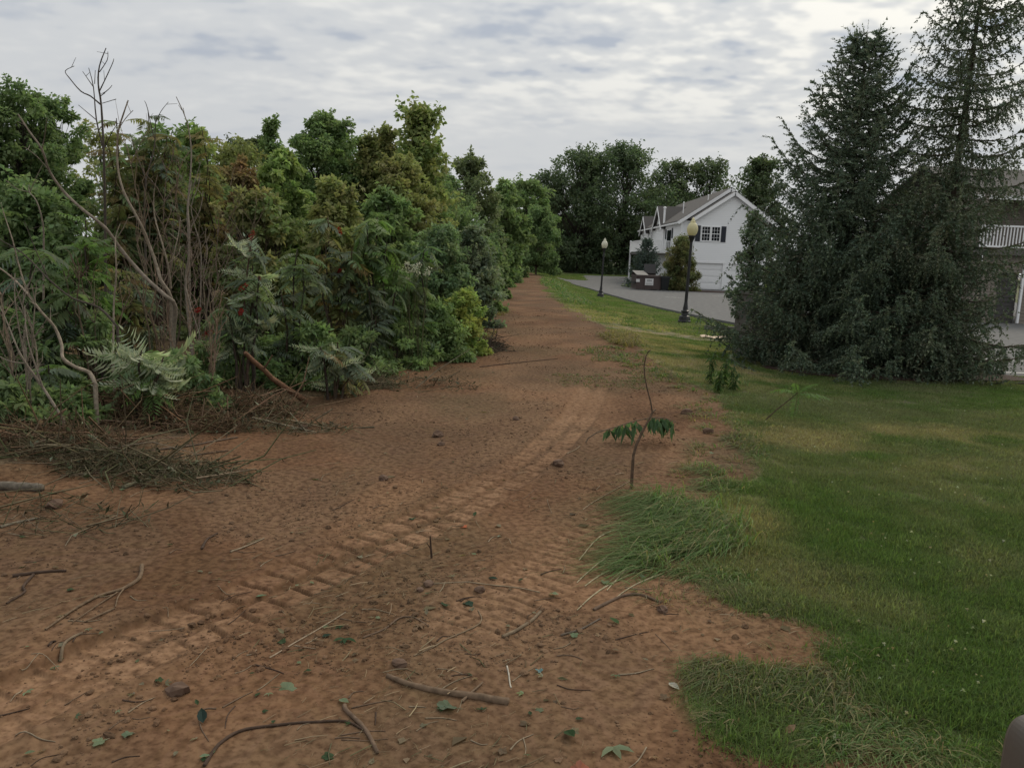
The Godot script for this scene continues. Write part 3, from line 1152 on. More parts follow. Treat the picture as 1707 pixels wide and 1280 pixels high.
# ---- spruce: a bough is a rib with side twigs from which shorter twigs hang; along +X
const BOUGH := [0.35, 0.8, 1.5, 2.4]
func bough_mesh(L: float, hang: float, cols: Array, thick: float) -> ArrayMesh:
	var b := MB.new()
	var bark := Color(0.10, 0.078, 0.060)
	var steps := maxi(4, int(L / 0.14))
	var pts := PackedVector3Array()
	for j in steps + 1:
		var s := float(j) / steps
		pts.append(Vector3(L * s, L * (0.16 * s * s * s - 0.10 * sin(PI * s)), 0.03 * L * sin(s * 4.0 + hang)) + rdir() * 0.008)
	b.tube(pts, taper(pts.size(), 0.006 + 0.008 * L, 0.003), 4, bark)
	for j in range(1, steps + 1):
		var s := float(j) / steps
		var fwd := (pts[j] - pts[j - 1]).normalized()
		twig(b, pts[j - 1], fwd, 0.13, any_of(cols), 0.026 * thick)
		for sg in [-1.0, 1.0]:
			var side := Vector3(0, 0, sg)
			var ll := (0.09 + 0.34 * L * (1.0 - s) * minf(1.0, 0.35 + 3.0 * s)) * rf(0.65, 1.1)
			ll = minf(ll, 0.55)
			var dir := (fwd * rf(0.55, 0.9) + side * rf(0.7, 1.0) + Vector3(0, rf(-0.25, 0.1) * hang, 0)).normalized()
			var q := pts[j].lerp(pts[j - 1], rng.randf())
			twig(b, q, dir, ll, any_of(cols), 0.026 * thick)
			var n := int(ll / 0.10)
			for k in n:
				var t := (k + rf(0.2, 0.9)) / n
				var p := q + dir * ll * t + Vector3(0, -0.14 * ll * t, 0)
				var d2 := (dir * rf(0.2, 0.7) + side * rf(-0.3, 0.3) + Vector3(0, -rf(0.35, 1.0) * hang, 0)).normalized()
				twig(b, p, d2, rf(0.08, 0.17) + 0.10 * hang * rng.randf(), any_of(cols), 0.025 * thick)
		if s > 0.15:
			twig(b, pts[j], (fwd * 0.4 + Vector3(rf(-0.2, 0.2), -hang, rf(-0.3, 0.3))).normalized(), rf(0.10, 0.20) + 0.12 * hang * rng.randf(), any_of(cols), 0.025 * thick)
	return b.mesh()

func spruce(label: String, called: String, base: Vector3, H: float, R: float, o: Dictionary) -> Node3D:
	rng.seed = int(o.seed)
	var t := thing(called, label, "spruce", base)
	var wood := MB.new()
	var lean: Vector3 = o.get("lean", Vector3.ZERO)
	var tl := bend_line(Vector3(0, -0.1, 0), Vector3(0, H, 0) + lean, 9, 0.0, 0.002)
	wood.tube(tl, taper(9, H * 0.016, 0.010), 8, Color(0.10, 0.078, 0.060), 0.08)
	obj("trunk", wood.mesh(), M.wood, t)
	# lower boughs hang, upper ones reach up
	var sets := []
	for L in BOUGH:
		var row := []
		for k in 4:
			row.append(bough_mesh(L, float(o.get("hang", 1.0)) if k < 2 else float(o.get("hang_top", 0.2)), o.cols, float(o.get("thick", 1.0))))
		sets.append(row)
	var n: int = o.branches
	var az := 0.0
	for k in n:
		var u := (k + 0.5) / n
		var f := 0.015 + 0.965 * pow(u, float(o.get("pack", 1.0)))
		az += 2.39996 + rf(-0.35, 0.35)
		var tiers: int = o.get("tiers", 0)
		if tiers > 0:
			f = (floorf(f * tiers) + 0.5 + rf(-0.16, 0.16)) / tiers
		var ragged: float = o.get("ragged", 0.2)
		var L := R * pow(1.0 - f, float(o.get("expo", 0.7))) * rf(1.0 - ragged, 1.0 + ragged * 0.5) + 0.12
		var rise := lerpf(float(o.get("sag", -0.15)), float(o.get("top", 0.85)), pow(f, 1.7)) + rf(-0.10, 0.10)
		var c := 0
		while c < 3 and L > BOUGH[c] * 1.45:
			c += 1
		var x := Vector3(cos(az), rise, sin(az)).normalized()
		var z := x.cross(Vector3.UP).normalized()
		var y := z.cross(x).normalized()
		var s: float = L / BOUGH[c]
		var bg := obj("bough", sets[c][rng.randi() % 2 + (2 if f + rf(-0.1, 0.1) > float(o.get("lift_from", 0.55)) else 0)], M.needle, t)
		bg.transform = Transform3D(Basis(x, y, z).scaled(Vector3(s, s, s)), Vector3(0, H * f, 0) + lean * f)
	var ld := MB.new()
	twig(ld, tl[8] - Vector3(0, 0.35, 0), Vector3.UP, 0.75, o.cols[0], 0.016)
	obj("leader", ld.mesh(), M.needle, t)
	return t

func twig(b: MB, p: Vector3, dir: Vector3, l: float, col: Color, r: float) -> void:
	var q := p + dir * l + Vector3(0, -0.18 * l, 0)
	var m := p.lerp(q, 0.5) + Vector3(0, 0.05 * l, 0)
	var nn := maxi(7, int(l / 0.019))
	var a := rng.randf() * TAU
	var u := dir.cross(Vector3(0.3, 0.5, 0.81)).normalized()
	var w := dir.cross(u)
	for k in nn:
		var t := (k + rng.randf()) / nn
		var c := p.lerp(m, t * 2.0) if t < 0.5 else m.lerp(q, t * 2.0 - 1.0)
		a += 2.4
		var o := u * cos(a) + w * sin(a)
		var s := o.cross(dir)
		b.needle(c, (o * 0.75 + dir * 0.8).normalized(), s, r * rf(1.6, 2.4) * (1.0 - 0.3 * t), r * 1.0, jit(col, 0.22))

# ------------------------------------------------------------------ litter on the soil
func drape(pix: Array, lift: float) -> PackedVector3Array:
	var out := PackedVector3Array()
	for k in pix.size() - 1:
		var a := on_ground(pix[k][0], pix[k][1])
		var b := on_ground(pix[k + 1][0], pix[k + 1][1])
		var a0 := on_ground(pix[maxi(k - 1, 0)][0], pix[maxi(k - 1, 0)][1])
		var b1 := on_ground(pix[mini(k + 2, pix.size() - 1)][0], pix[mini(k + 2, pix.size() - 1)][1])
		var n := 4
		for e in n:
			var p := a.cubic_interpolate(b, a0, b1, e / float(n))
			p.y = height(p.x, p.z) + lift
			out.append(p)
		if k == pix.size() - 2:
			out.append(Vector3(b.x, b.y + lift, b.z))
	# a stick is stiffer than the ground it lies on
	for pass_ in 3:
		var c := out.duplicate()
		for k in range(1, out.size() - 1):
			out[k].y = maxf(c[k].y, (c[k - 1].y + c[k + 1].y) * 0.5)
	return out

func stick(label: String, pix: Array, r0: float, r1: float, col: Color, called := "stick", extra := [], group := "") -> Node3D:
	var pts := drape(pix, r0 * 0.55)
	var o := pts[0]
	var t := thing(called, label, "stick", o, group)
	var loc := PackedVector3Array()
	for p in pts:
		loc.append(p - o)
	var b := MB.new()
	b.tube(loc, taper(loc.size(), r0, r1), 7 if r0 > 0.008 else 5, col, 0.07)
	obj("stem", b.mesh(), M.wood, t)
	for e in extra:
		var q := drape(e[0], r0 * 0.7)
		var l2 := PackedVector3Array()
		for p in q:
			l2.append(p - o)
		var b2 := MB.new()
		b2.tube(l2, taper(l2.size(), e[1], e[1] * 0.5), 5, col, 0.06)
		obj("side_twig", b2.mesh(), M.wood, t)
	return t

func leaf_mesh(kind: int, c: Color) -> ArrayMesh:
	var b := MB.new()
	if kind == 0:      # oval, curled
		for s in [-1.0, 1.0]:
			for k in 4:
				var t0 := k / 4.0
				var t1 := (k + 1) / 4.0
				var w0 := 0.26 * sin(PI * pow(t0, 0.8))
				var w1 := 0.26 * sin(PI * pow(t1, 0.8))
				var a := Vector3(t0, 0.10 * t0 * t0, 0)
				var d := Vector3(t1, 0.10 * t1 * t1, 0)
				var a2 := Vector3(t0, 0.10 * t0 * t0 + 0.10 * w0 / 0.26, s * w0)
				var d2 := Vector3(t1, 0.10 * t1 * t1 + 0.10 * w1 / 0.26, s * w1)
				if s > 0.0:
					b.quad(a, d, d2, a2, jit(c, 0.08))
				else:
					b.quad(a2, d2, d, a, jit(c, 0.08))
	elif kind == 1:    # lobed
		var n := 18
		var ring := []
		for k in n:
			var a := TAU * k / n
			var r := 0.30 + 0.20 * absf(cos(a * 2.5)) + rf(-0.03, 0.03)
			ring.append(Vector3(0.5 + r * cos(a) * 1.1, 0.08 * sin(a * 2.0) + rf(0.0, 0.06), r * sin(a)))
		for k in n:
			b.tri(Vector3(0.5, 0.02, 0), ring[(k + 1) % n], ring[k], jit(c, 0.08))
		b.tube(PackedVector3Array([Vector3(0.1, 0.02, 0), Vector3(-0.25, 0.04, 0.05)]), PackedFloat32Array([0.015, 0.01]), 3, c)
	else:              # torn cluster of three blades
		for k in 3:
			var a := -0.9 + 0.9 * k
			b.broad(Vector3.ZERO, Vector3(cos(a), 0.12, sin(a)).normalized(), Vector3(0.1 * k, 1, 0.2).normalized(), 0.8, 0.28, jit(c, 0.12))
	return b.mesh()


func twiggy(label: String, px: float, depth: float, top_py: float, width_px: float, n: int, col: Color, sd: int) -> void:
	rng.seed = sd
	var base := under(px, top_py, depth)
	var H: float = at(px, top_py, depth).y - base.y
	var R: float = width_px * 0.5 * depth / FPX
	var t := thing("twiggy_shrub", label, "shrub", base)
	for k in n:
		var b := MB.new()
		var a := rng.randf() * TAU
		var q := R * sqrt(rng.randf())
		var top := Vector3(cos(a) * q, H * rf(0.6, 1.0), sin(a) * q)
		var ln := bend_line(Vector3(cos(a) * q * 0.3, -0.05, sin(a) * q * 0.3), top, 8, rf(-0.08, 0.08), 0.025)
		var c := jit(col, 0.25)
		b.tube(ln, taper(8, rf(0.008, 0.014), 0.003), 5, c)
		for e in 7:
			var o := ln[rng.randi_range(2, 7)]
			var d := (top.normalized() + rdir() * 0.8 + Vector3(0, 0.3, 0)).normalized()
			var l := H * rf(0.08, 0.22)
			var l2 := bend_line(o, o + d * l, 4, 0.0, 0.04)
			b.tube(l2, taper(4, 0.005, 0.002), 4, c)
			for g in 3:
				var o2 := l2[1 + g % 3]
				b.tube(PackedVector3Array([o2, o2 + (d + rdir() * 0.9).normalized() * l * rf(0.25, 0.5)]), PackedFloat32Array([0.003, 0.0014]), 3, c)
		obj("stem", b.mesh(), M.wood, t)

# ------------------------------------------------------------------ buildings
# clapboards: overlapping boards between two ends of a wall, one joined mesh
func clap(b: MB, o: Vector3, along_: Vector3, out: Vector3, y0: float, y1: float, span: Callable, step := 0.15) -> void:
	var y := y0
	while y < y1 - 0.01:
		var yt := minf(y + step, y1)
		var r0: Vector2 = span.call(y)
		var r1: Vector2 = span.call(yt)
		if r0.y > r0.x:
			if r1.y < r1.x:
				r1 = Vector2((r0.x + r0.y) * 0.5, (r0.x + r0.y) * 0.5)
			var lip := out * 0.028
			var a := o + along_ * r0.x + Vector3(0, y, 0) + lip
			var d := o + along_ * r0.y + Vector3(0, y, 0) + lip
			var e := o + along_ * r1.y + Vector3(0, yt, 0)
			var f := o + along_ * r1.x + Vector3(0, yt, 0)
			b.quad(a, f, e, d, Color.WHITE)
			b.quad(a - lip, a, d, d - lip, Color.WHITE)
		y = yt

func slab(b: MB, p: Array, n: Vector3, th: float) -> void:
	# a thick sheet from four corners
	var q := []
	for k in p:
		q.append(k - n * th)
	b.quad(p[0], p[1], p[2], p[3], Color.WHITE)
	b.quad(q[3], q[2], q[1], q[0], Color.WHITE)
	for k in 4:
		b.quad(p[k], q[k], q[(k + 1) % 4], p[(k + 1) % 4], Color.WHITE)

func bar(b: MB, p: Vector3, q: Vector3, w: float, h: float) -> void:
	var d := (q - p).normalized()
	var s := d.cross(Vector3.UP if absf(d.y) < 0.95 else Vector3.RIGHT).normalized() * w * 0.5
	var u := s.cross(d).normalized() * h * 0.5
	var c := [p - s - u, p + s - u, p + s + u, p - s + u, q - s - u, q + s - u, q + s + u, q - s + u]
	for f in [[0, 1, 2, 3], [5, 4, 7, 6], [4, 0, 3, 7], [1, 5, 6, 2], [3, 2, 6, 7], [4, 5, 1, 0]]:
		b.quad(c[f[0]], c[f[1]], c[f[2]], c[f[3]], Color.WHITE)

func part(called: String, parent: Node, mat: Material, fill: Callable) -> MeshInstance3D:
	var b := MB.new()
	fill.call(b)
	return obj(called, b.mesh(), mat, parent)

# a sash window on a wall: o is its lower left corner, with real frame, panes and bars
func window(house: Node, o: Vector3, along_: Vector3, out: Vector3, w: float, h: float, cols: int, rows: int, sash := true) -> void:
	var fr := part("window", house, M.trim, func(b: MB):
		var up := Vector3.UP
		for e in [[Vector3.ZERO, along_ * w], [up * h, along_ * w + up * h]]:
			bar(b, o + e[0] + out * 0.052 - along_ * 0.07, o + e[1] + out * 0.052 + along_ * 0.04, 0.06, 0.08)
		for e in [0.0, w]:
			bar(b, o + along_ * e + out * 0.052, o + along_ * e + up * h + out * 0.052, 0.07, 0.07))
	part("pane", fr, M.glass, func(b: MB): b.quad(o + out * 0.034, o + Vector3.UP * h + out * 0.034, o + Vector3.UP * h + along_ * w + out * 0.034, o + along_ * w + out * 0.034, Color.WHITE))
	part("glazing_bars", fr, M.trim, func(b: MB):
		for k in range(1, cols):
			bar(b, o + along_ * (w * k / cols) + out * 0.044, o + along_ * (w * k / cols) + Vector3.UP * h + out * 0.044, 0.018, 0.018)
		for k in range(1, rows):
			var t := 0.05 if sash and k * 2 == rows else 0.018
			bar(b, o + Vector3.UP * (h * k / rows) + out * 0.046, o + along_ * w + Vector3.UP * (h * k / rows) + out * 0.046, 0.02, t))

func make_house() -> void:
	var D := 67.0
	var gl := at(1152.0, 480.0, D)
	var zf := -D
	var XL := gl.x
	var XP: float = at(1225.0, 320.0, D).x
	var XR := XP * 2.0 - XL
	var g: float = lie(18.0, -68.0)
	var ye: float = at(1150.0, 362.0, D).y
	var yp: float = at(1224.0, 322.0, D).y
	var t := thing("white_house", "white clapboard house with two garage doors and gabled grey roof", "house", Vector3(XL, g, zf))
	var org := Vector3(XL, g, zf)
	ye -= g; yp -= g
	var wA := XR - XL
	var half := wA * 0.5
	var ax := Vector3.RIGHT
	var fz := Vector3(0, 0, 1)
	# front gable wall with openings for the garage doors left clear
	var gh := 2.15
	var d1: float = at(1156.0, 460.0, D).x - XL
	var d1b: float = at(1204.5, 460.0, D).x - XL
	var d2: float = at(1217.0, 460.0, D).x - XL
	var d2b := d2 + (d1b - d1)
	part("wall", t, M.siding, func(b: MB):
		clap(b, Vector3.ZERO, ax, fz, gh, ye, func(_y): return Vector2(0, wA))
		clap(b, Vector3.ZERO, ax, fz, ye, yp, func(y): return Vector2(half * (y - ye) / (yp - ye), wA - half * (y - ye) / (yp - ye)))
		for s in [[0.0, d1], [d1b, d2], [d2b, wA]]:
			clap(b, Vector3.ZERO, ax, fz, 0.0, gh, func(_y): return Vector2(s[0], s[1]))
		clap(b, Vector3(0, 0, -12), Vector3(0, 0, 1), Vector3(-1, 0, 0), 0.0, ye, func(_y): return Vector2(0, 12))
		clap(b, Vector3(wA, 0, -24), Vector3(0, 0, 1), Vector3(1, 0, 0), 0.0, ye, func(_y): return Vector2(0, 24)))
	for dd in [[d1, d1b], [d2, d2b]]:
		var gd := part("garage_door", t, M.door_white, func(b: MB):
			for k in 4:
				var y0 := gh * k / 4.0 + 0.008
				var y1 := gh * (k + 1) / 4.0 - 0.008
				b.box(Vector3(dd[0] + 0.02, y0, -0.16), Vector3(dd[1] - 0.02, y1, -0.10))
				var nw := 4
				for j in nw:
					var w: float = (dd[1] - dd[0]) / nw
					b.box(Vector3(dd[0] + w * j + 0.08, y0 + 0.09, -0.10), Vector3(dd[0] + w * (j + 1) - 0.08, y1 - 0.09, -0.085)))
		part("door_trim", gd, M.trim, func(b: MB):
			b.box(Vector3(dd[0] - 0.10, 0.0, -0.16), Vector3(dd[0] + 0.02, gh + 0.0, 0.035))
			b.box(Vector3(dd[1] - 0.02, 0.0, -0.16), Vector3(dd[1] + 0.10, gh + 0.0, 0.035))
			b.box(Vector3(dd[0] - 0.14, gh, -0.16), Vector3(dd[1] + 0.14, gh + 0.14, 0.05)))
	# the pair of upper windows with shutters
	var wx: float = at(1169.5, 390.0, D).x - XL
	var wx2: float = at(1200.5, 390.0, D).x - XL
	var wy: float = at(1185.0, 402.0, D).y - g
	var wy2: float = at(1185.0, 377.5, D).y - g
	var mid := (wx + wx2) * 0.5
	window(t, Vector3(wx, wy, 0), ax, fz, mid - wx - 0.05, wy2 - wy, 3, 4)
	window(t, Vector3(mid + 0.05, wy, 0), ax, fz, wx2 - mid - 0.05, wy2 - wy, 3, 4)
	for sx in [wx - 0.50, wx2 + 0.09]:
		part("shutter", t, M.shutter, func(b: MB):
			b.box(Vector3(sx, wy - 0.05, 0.03), Vector3(sx + 0.40, wy2 + 0.05, 0.06))
			for k in 22:
				var y := wy + 0.02 + (wy2 - wy - 0.04) * k / 22.0
				b.box(Vector3(sx + 0.05, y, 0.06), Vector3(sx + 0.35, y + 0.03, 0.072)))
	# main block behind: wider, ridge a little higher
	var XB: float = at(1136.0, 380.0, D + 1.3).x - XL
	var zb := -1.3
	var deep := 22.0
	var rb := yp + 0.42
	var slope := (yp - ye) / half
	var yb := rb - slope * (half - XB)
	var y_low: float = at(1122.0, 422.0, D + 2.0).y - g
	part("side_wall", t, M.siding, func(b: MB):
		clap(b, Vector3(XB, 0, zb - deep), Vector3(0, 0, 1), Vector3(-1, 0, 0), y_low, yb, func(_y): return Vector2(0, deep))
		clap(b, Vector3(XB, 0, zb), ax, fz, y_low, yb, func(_y): return Vector2(0, -XB - 0.005))
		b.box(Vector3(XB + 0.02, y_low - 0.12, zb - deep), Vector3(half, y_low - 0.003, zb - 0.02))
		clap(b, Vector3(XB + 1.5, 0, zb - deep), Vector3(0, 0, 1), Vector3(-1, 0, 0), 0.0, y_low - 0.12, func(_y): return Vector2(0, deep - 0.4)))
	part("corner_board", t, M.trim, func(b: MB): b.box(Vector3(XB - 0.03, y_low, zb - 0.12), Vector3(XB + 0.14, yb, zb + 0.03)))
	# roofs
	var roof := part("roof", t, M.roof, func(b: MB):
		for s in [-1.0, 1.0]:
			var n := Vector3(s * slope, 1, 0).normalized()
			var e := half + 0.32
			var ex: float = half + s * e
			slab(b, [Vector3(half, yp + 0.16, 0.35), Vector3(ex, yp + 0.16 - slope * e, 0.35), Vector3(ex, yp + 0.16 - slope * e, -8.0), Vector3(half, yp + 0.16, -8.0)], n, 0.06)
			var e2 := half - XB + 0.32
			var ex2: float = half + s * e2
			slab(b, [Vector3(half, rb + 0.16, zb + 0.25), Vector3(ex2, rb + 0.16 - slope * e2, zb + 0.25), Vector3(ex2, rb + 0.16 - slope * e2, zb - deep), Vector3(half, rb + 0.16, zb - deep)], n, 0.06))
	part("rake_board", roof, M.trim, func(b: MB):
		for s in [-1.0, 1.0]:
			bar(b, Vector3(half, yp - 0.02, 0.33), Vector3(half + s * (half + 0.33), yp - 0.02 - slope * (half + 0.33), 0.33), 0.05, 0.26)
			bar(b, Vector3(half, rb - 0.02, zb + 0.23), Vector3(half + s * (half - XB + 0.33), rb - 0.02 - slope * (half - XB + 0.33), zb + 0.23), 0.05, 0.26))
	part("gutter", roof, M.trim, func(b: MB):
		var e2 := half - XB + 0.36
		bar(b, Vector3(half - e2, rb + 0.02 - slope * e2, zb + 0.25), Vector3(half - e2, rb + 0.02 - slope * e2, zb - deep), 0.12, 0.12))
	# cross gables on the far end
	for cg in [[11.0, 345.0, 1091.0, 2.3], [19.5, 362.0, 1076.0, 1.9]]:
		var dz: float = cg[0]
		var pk: float = at(cg[2], cg[1], D + dz).y - g
		var hw: float = cg[3]
		var xg := XB - 0.12
		part("cross_gable", t, M.siding, func(b: MB):
			clap(b, Vector3(xg, 0, -dz - hw), Vector3(0, 0, 1), Vector3(-1, 0, 0), y_low, pk - hw * 0.85, func(_y): return Vector2(0, hw * 2.0))
			clap(b, Vector3(xg, 0, -dz - hw), Vector3(0, 0, 1), Vector3(-1, 0, 0), pk - hw * 0.85, pk, func(y): return Vector2(hw - (pk - y) / 0.85, hw + (pk - y) / 0.85))
			b.box(Vector3(xg + 0.01, y_low, -dz - hw + 0.01), Vector3(XB + 0.2, pk - hw * 0.85, -dz + hw - 0.01)))
		part("gable_roof", roof, M.roof, func(b: MB):
			for s in [-1.0, 1.0]:
				var n := Vector3(0, 1, s * 0.85).normalized()
				slab(b, [Vector3(xg - 0.35, pk + 0.12, -dz), Vector3(half, pk + 0.12, -dz), Vector3(half, pk + 0.12 - 0.85 * (hw + 0.3), -dz + s * (hw + 0.3)), Vector3(xg - 0.35, pk + 0.12 - 0.85 * (hw + 0.3), -dz + s * (hw + 0.3))], n, 0.05))
		part("rake_board", roof, M.trim, func(b: MB):
			for s in [-1.0, 1.0]:
				bar(b, Vector3(xg - 0.36, pk - 0.02, -dz), Vector3(xg - 0.36, pk - 0.02 - 0.85 * (hw + 0.3), -dz + s * (hw + 0.3)), 0.05, 0.2))
	for fl in [[1108.5, 352.0, 9.0, 0.10, 1.5], [1140.0, 344.0, 5.5, 0.045, 0.6], [1181.0, 332.0, 3.2, 0.045, 0.5]]:
		var p := at(fl[0], fl[1], D + fl[2]) - org
		part("vent_pipe", roof, M.siding, func(b: MB): b.lathe([Vector2(fl[3], -fl[4]), Vector2(fl[3], 0.25), Vector2(fl[3] * 1.5, 0.27), Vector2(fl[3] * 1.5, 0.36), Vector2(0.0, 0.42)], 8, Color.WHITE, p))
	# windows and balcony door on the side wall
	var sx_ := Vector3(0, 0, -1)
	for w in [[1092.5, 384.0, 398.5, 15.6, 0.8], [1076.5, 386.0, 396.0, 20.0, 0.8]]:
		var z0 := -(float(w[3]))
		var yb0: float = at(w[0], w[2], D + w[3]).y - g
		var yt0: float = at(w[0], w[1], D + w[3]).y - g
		window(t, Vector3(XB - (0.14 if w[3] > 17.0 else 0.02), yb0, z0 + 0.4), sx_, Vector3(-1, 0, 0), w[4], yt0 - yb0, 2, 2)
	for zz in [-4.9, -8.0]:
		part("shutter", t, M.shutter, func(b: MB): b.box(Vector3(XB - 0.065, at(1112.0, 397.0, D + 5.0).y - g, zz - 0.22), Vector3(XB - 0.03, at(1112.0, 380.0, D + 5.0).y - g, zz + 0.22)))
	part("balcony_door", t, M.glass, func(b: MB): b.box(Vector3(XB - 0.055, y_low + 0.06, -7.3), Vector3(XB - 0.03, y_low + 2.1, -5.5)))
	# balcony
	var dk := part("balcony", t, M.weathered, func(b: MB): b.box(Vector3(XB - 2.6, y_low - 0.14, -13.0), Vector3(XB - 0.02, y_low + 0.02, -5.2)))
	var bx0 := XB - 2.55
	part("railing", dk, M.trim, func(b: MB):
		for hh in [0.14, 1.08]:
			bar(b, Vector3(bx0, y_low + hh, -5.28), Vector3(XB - 0.05, y_low + hh, -5.28), 0.09, 0.08)
			bar(b, Vector3(bx0, y_low + hh, -5.28), Vector3(bx0, y_low + hh, -12.9), 0.09, 0.08)
		for k in 20:
			var x := lerpf(bx0, XB - 0.1, k / 19.0)
			b.box(Vector3(x - 0.028, y_low + 0.1, -5.30), Vector3(x + 0.028, y_low + 1.05, -5.26)))
	for k in 62:
		var z := lerpf(-5.35, -12.9, k / 61.0)
		part("baluster", dk, M.trim, func(b: MB): b.box(Vector3(bx0 - 0.02, y_low + 0.1, z - 0.028), Vector3(bx0 + 0.02, y_low + 1.05, z + 0.028)))
	for z in [-5.3, -12.85]:
		part("post", dk, M.trim, func(b: MB): b.box(Vector3(bx0 - 0.07, 0.0, z - 0.07), Vector3(bx0 + 0.07, y_low + 1.2, z + 0.07)))
	window(t, Vector3(XB + 1.47, 0.9, -3.0), sx_, Vector3(-1, 0, 0), 0.9, 1.1, 2, 2)
	window(t, Vector3(XB + 1.47, 0.2, -6.0), sx_, Vector3(-1, 0, 0), 0.9, 1.9, 2, 3)

func make_right_house() -> void:
	var D := 35.0
	var g: float = lie(22.0, -35.0)
	var x0: float = at(1632.0, 480.0, D).x
	var t := thing("tan_house", "tan clapboard house with dark garage door behind the spruces", "house", Vector3(x0, g, -D))
	var ax := Vector3.RIGHT
	var fz := Vector3(0, 0, 1)
	var W := 13.0
	var ga: float = at(1660.0, 500.0, D).x - x0
	var gb: float = at(1697.0, 500.0, D).x - x0
	var gt: float = at(1680.0, 455.0, D).y - g
	var yd: float = at(1690.0, 426.0, D).y - g
	part("wall", t, M.tan_siding, func(b: MB):
		clap(b, Vector3.ZERO, ax, fz, gt, yd, func(_y): return Vector2(0, W))
		clap(b, Vector3.ZERO, ax, fz, 0.0, gt, func(_y): return Vector2(0, ga))
		clap(b, Vector3.ZERO, ax, fz, 0.0, gt, func(_y): return Vector2(gb, W))
		clap(b, Vector3(0, 0, -10), Vector3(0, 0, 1), Vector3(-1, 0, 0), 0.0, yd + 2.6, func(_y): return Vector2(0, 10))
		clap(b, Vector3(0, 0, -1.8), ax, fz, yd, yd + 2.6, func(_y): return Vector2(0, W)))
	part("garage_door", t, M.dark_door, func(b: MB):
		b.box(Vector3(ga, 0.0, -0.26), Vector3(gb, gt, -0.205))
		for k in 12:
			b.box(Vector3(ga + 0.02, gt * k / 12.0 + 0.008, -0.2), Vector3(gb - 0.02, gt * (k + 1) / 12.0 - 0.008, -0.12 + 0.02 * (k % 2))))
	part("downspout", t, M.trim, func(b: MB): bar(b, Vector3(gb + 0.06, 0.02, 0.08), Vector3(gb + 0.06, yd, 0.08), 0.09, 0.09))
	var dk := part("balcony", t, M.weathered, func(b: MB): b.box(Vector3(-0.4, yd, -1.78), Vector3(W, yd + 0.25, 0.3)))
	part("railing", dk, M.trim, func(b: MB):
		for hh in [0.35, 1.22]:
			bar(b, Vector3(-0.35, yd + hh, 0.2), Vector3(W, yd + hh, 0.2), 0.09, 0.07))
	for k in 60:
		var x := -0.3 + k * 0.14
		part("baluster", dk, M.trim, func(b: MB): b.box(Vector3(x - 0.022, yd + 0.33, 0.18), Vector3(x + 0.022, yd + 1.2, 0.22)))
	part("roof", t, M.roof, func(b: MB):
		var y := yd + 2.6
		slab(b, [Vector3(-0.4, y - 0.1, -0.4), Vector3(-0.4, y + 1.7, -5.5), Vector3(W, y + 1.7, -5.5), Vector3(W, y - 0.1, -0.4)], Vector3(0, 1, 0.5).normalized(), 0.1)
		slab(b, [Vector3(-0.4, y + 1.7, -5.5), Vector3(-0.4, y, -10.4), Vector3(W, y, -10.4), Vector3(W, y + 1.7, -5.5)], Vector3(0, 1, -0.5).normalized(), 0.1))
	part("fascia", t, M.trim, func(b: MB): b.box(Vector3(-0.4, yd + 2.38, -0.45), Vector3(W, yd + 2.55, -0.38)))

# ------------------------------------------------------------------ street furniture
func lamp(label: String, px: float, base_py: float, top_py: float, depth: float, tilt: float, globe: Material) -> void:
	var base := at(px, base_py, depth)
	base.y = height(base.x, base.z)
	var H: float = at(px, top_py, depth).y - base.y
	var t := thing("lamp_post", label, "lamp post", base)
	t.rotation.z = -tilt
	var s := H / 3.5
	var S := func(a: Array) -> Array:
		var o := []
		for v in a:
			o.append(Vector2(v[0], v[1]) * s)
		return o
	part("base", t, M.iron, func(b: MB): b.lathe(S.call([[0.0, -0.1], [0.22, -0.1], [0.22, 0.06], [0.20, 0.08], [0.185, 0.20], [0.175, 0.22], [0.12, 0.25], [0.105, 0.34], [0.135, 0.36], [0.135, 0.40], [0.09, 0.43], [0.075, 0.56], [0.06, 0.68], [0.055, 0.70]]), 12))
	part("pole", t, M.iron, func(b: MB):
		b.lathe(S.call([[0.056, 0.69], [0.052, 1.4], [0.045, 2.70]]), 14))
	part("collar", t, M.iron, func(b: MB): b.lathe(S.call([[0.045, 2.68], [0.07, 2.76], [0.10, 2.84], [0.115, 2.88], [0.115, 2.91], [0.0, 2.915]]), 14))
	part("globe", t, globe, func(b: MB): b.lathe(S.call([[0.105, 2.912], [0.15, 2.97], [0.178, 3.06], [0.185, 3.13], [0.175, 3.20], [0.145, 3.27], [0.10, 3.32], [0.085, 3.34]]), 20))
	part("finial", t, globe, func(b: MB): b.lathe(S.call([[0.088, 3.338], [0.092, 3.36], [0.07, 3.385], [0.055, 3.42], [0.05, 3.45], [0.022, 3.49], [0.0, 3.51]]), 12))

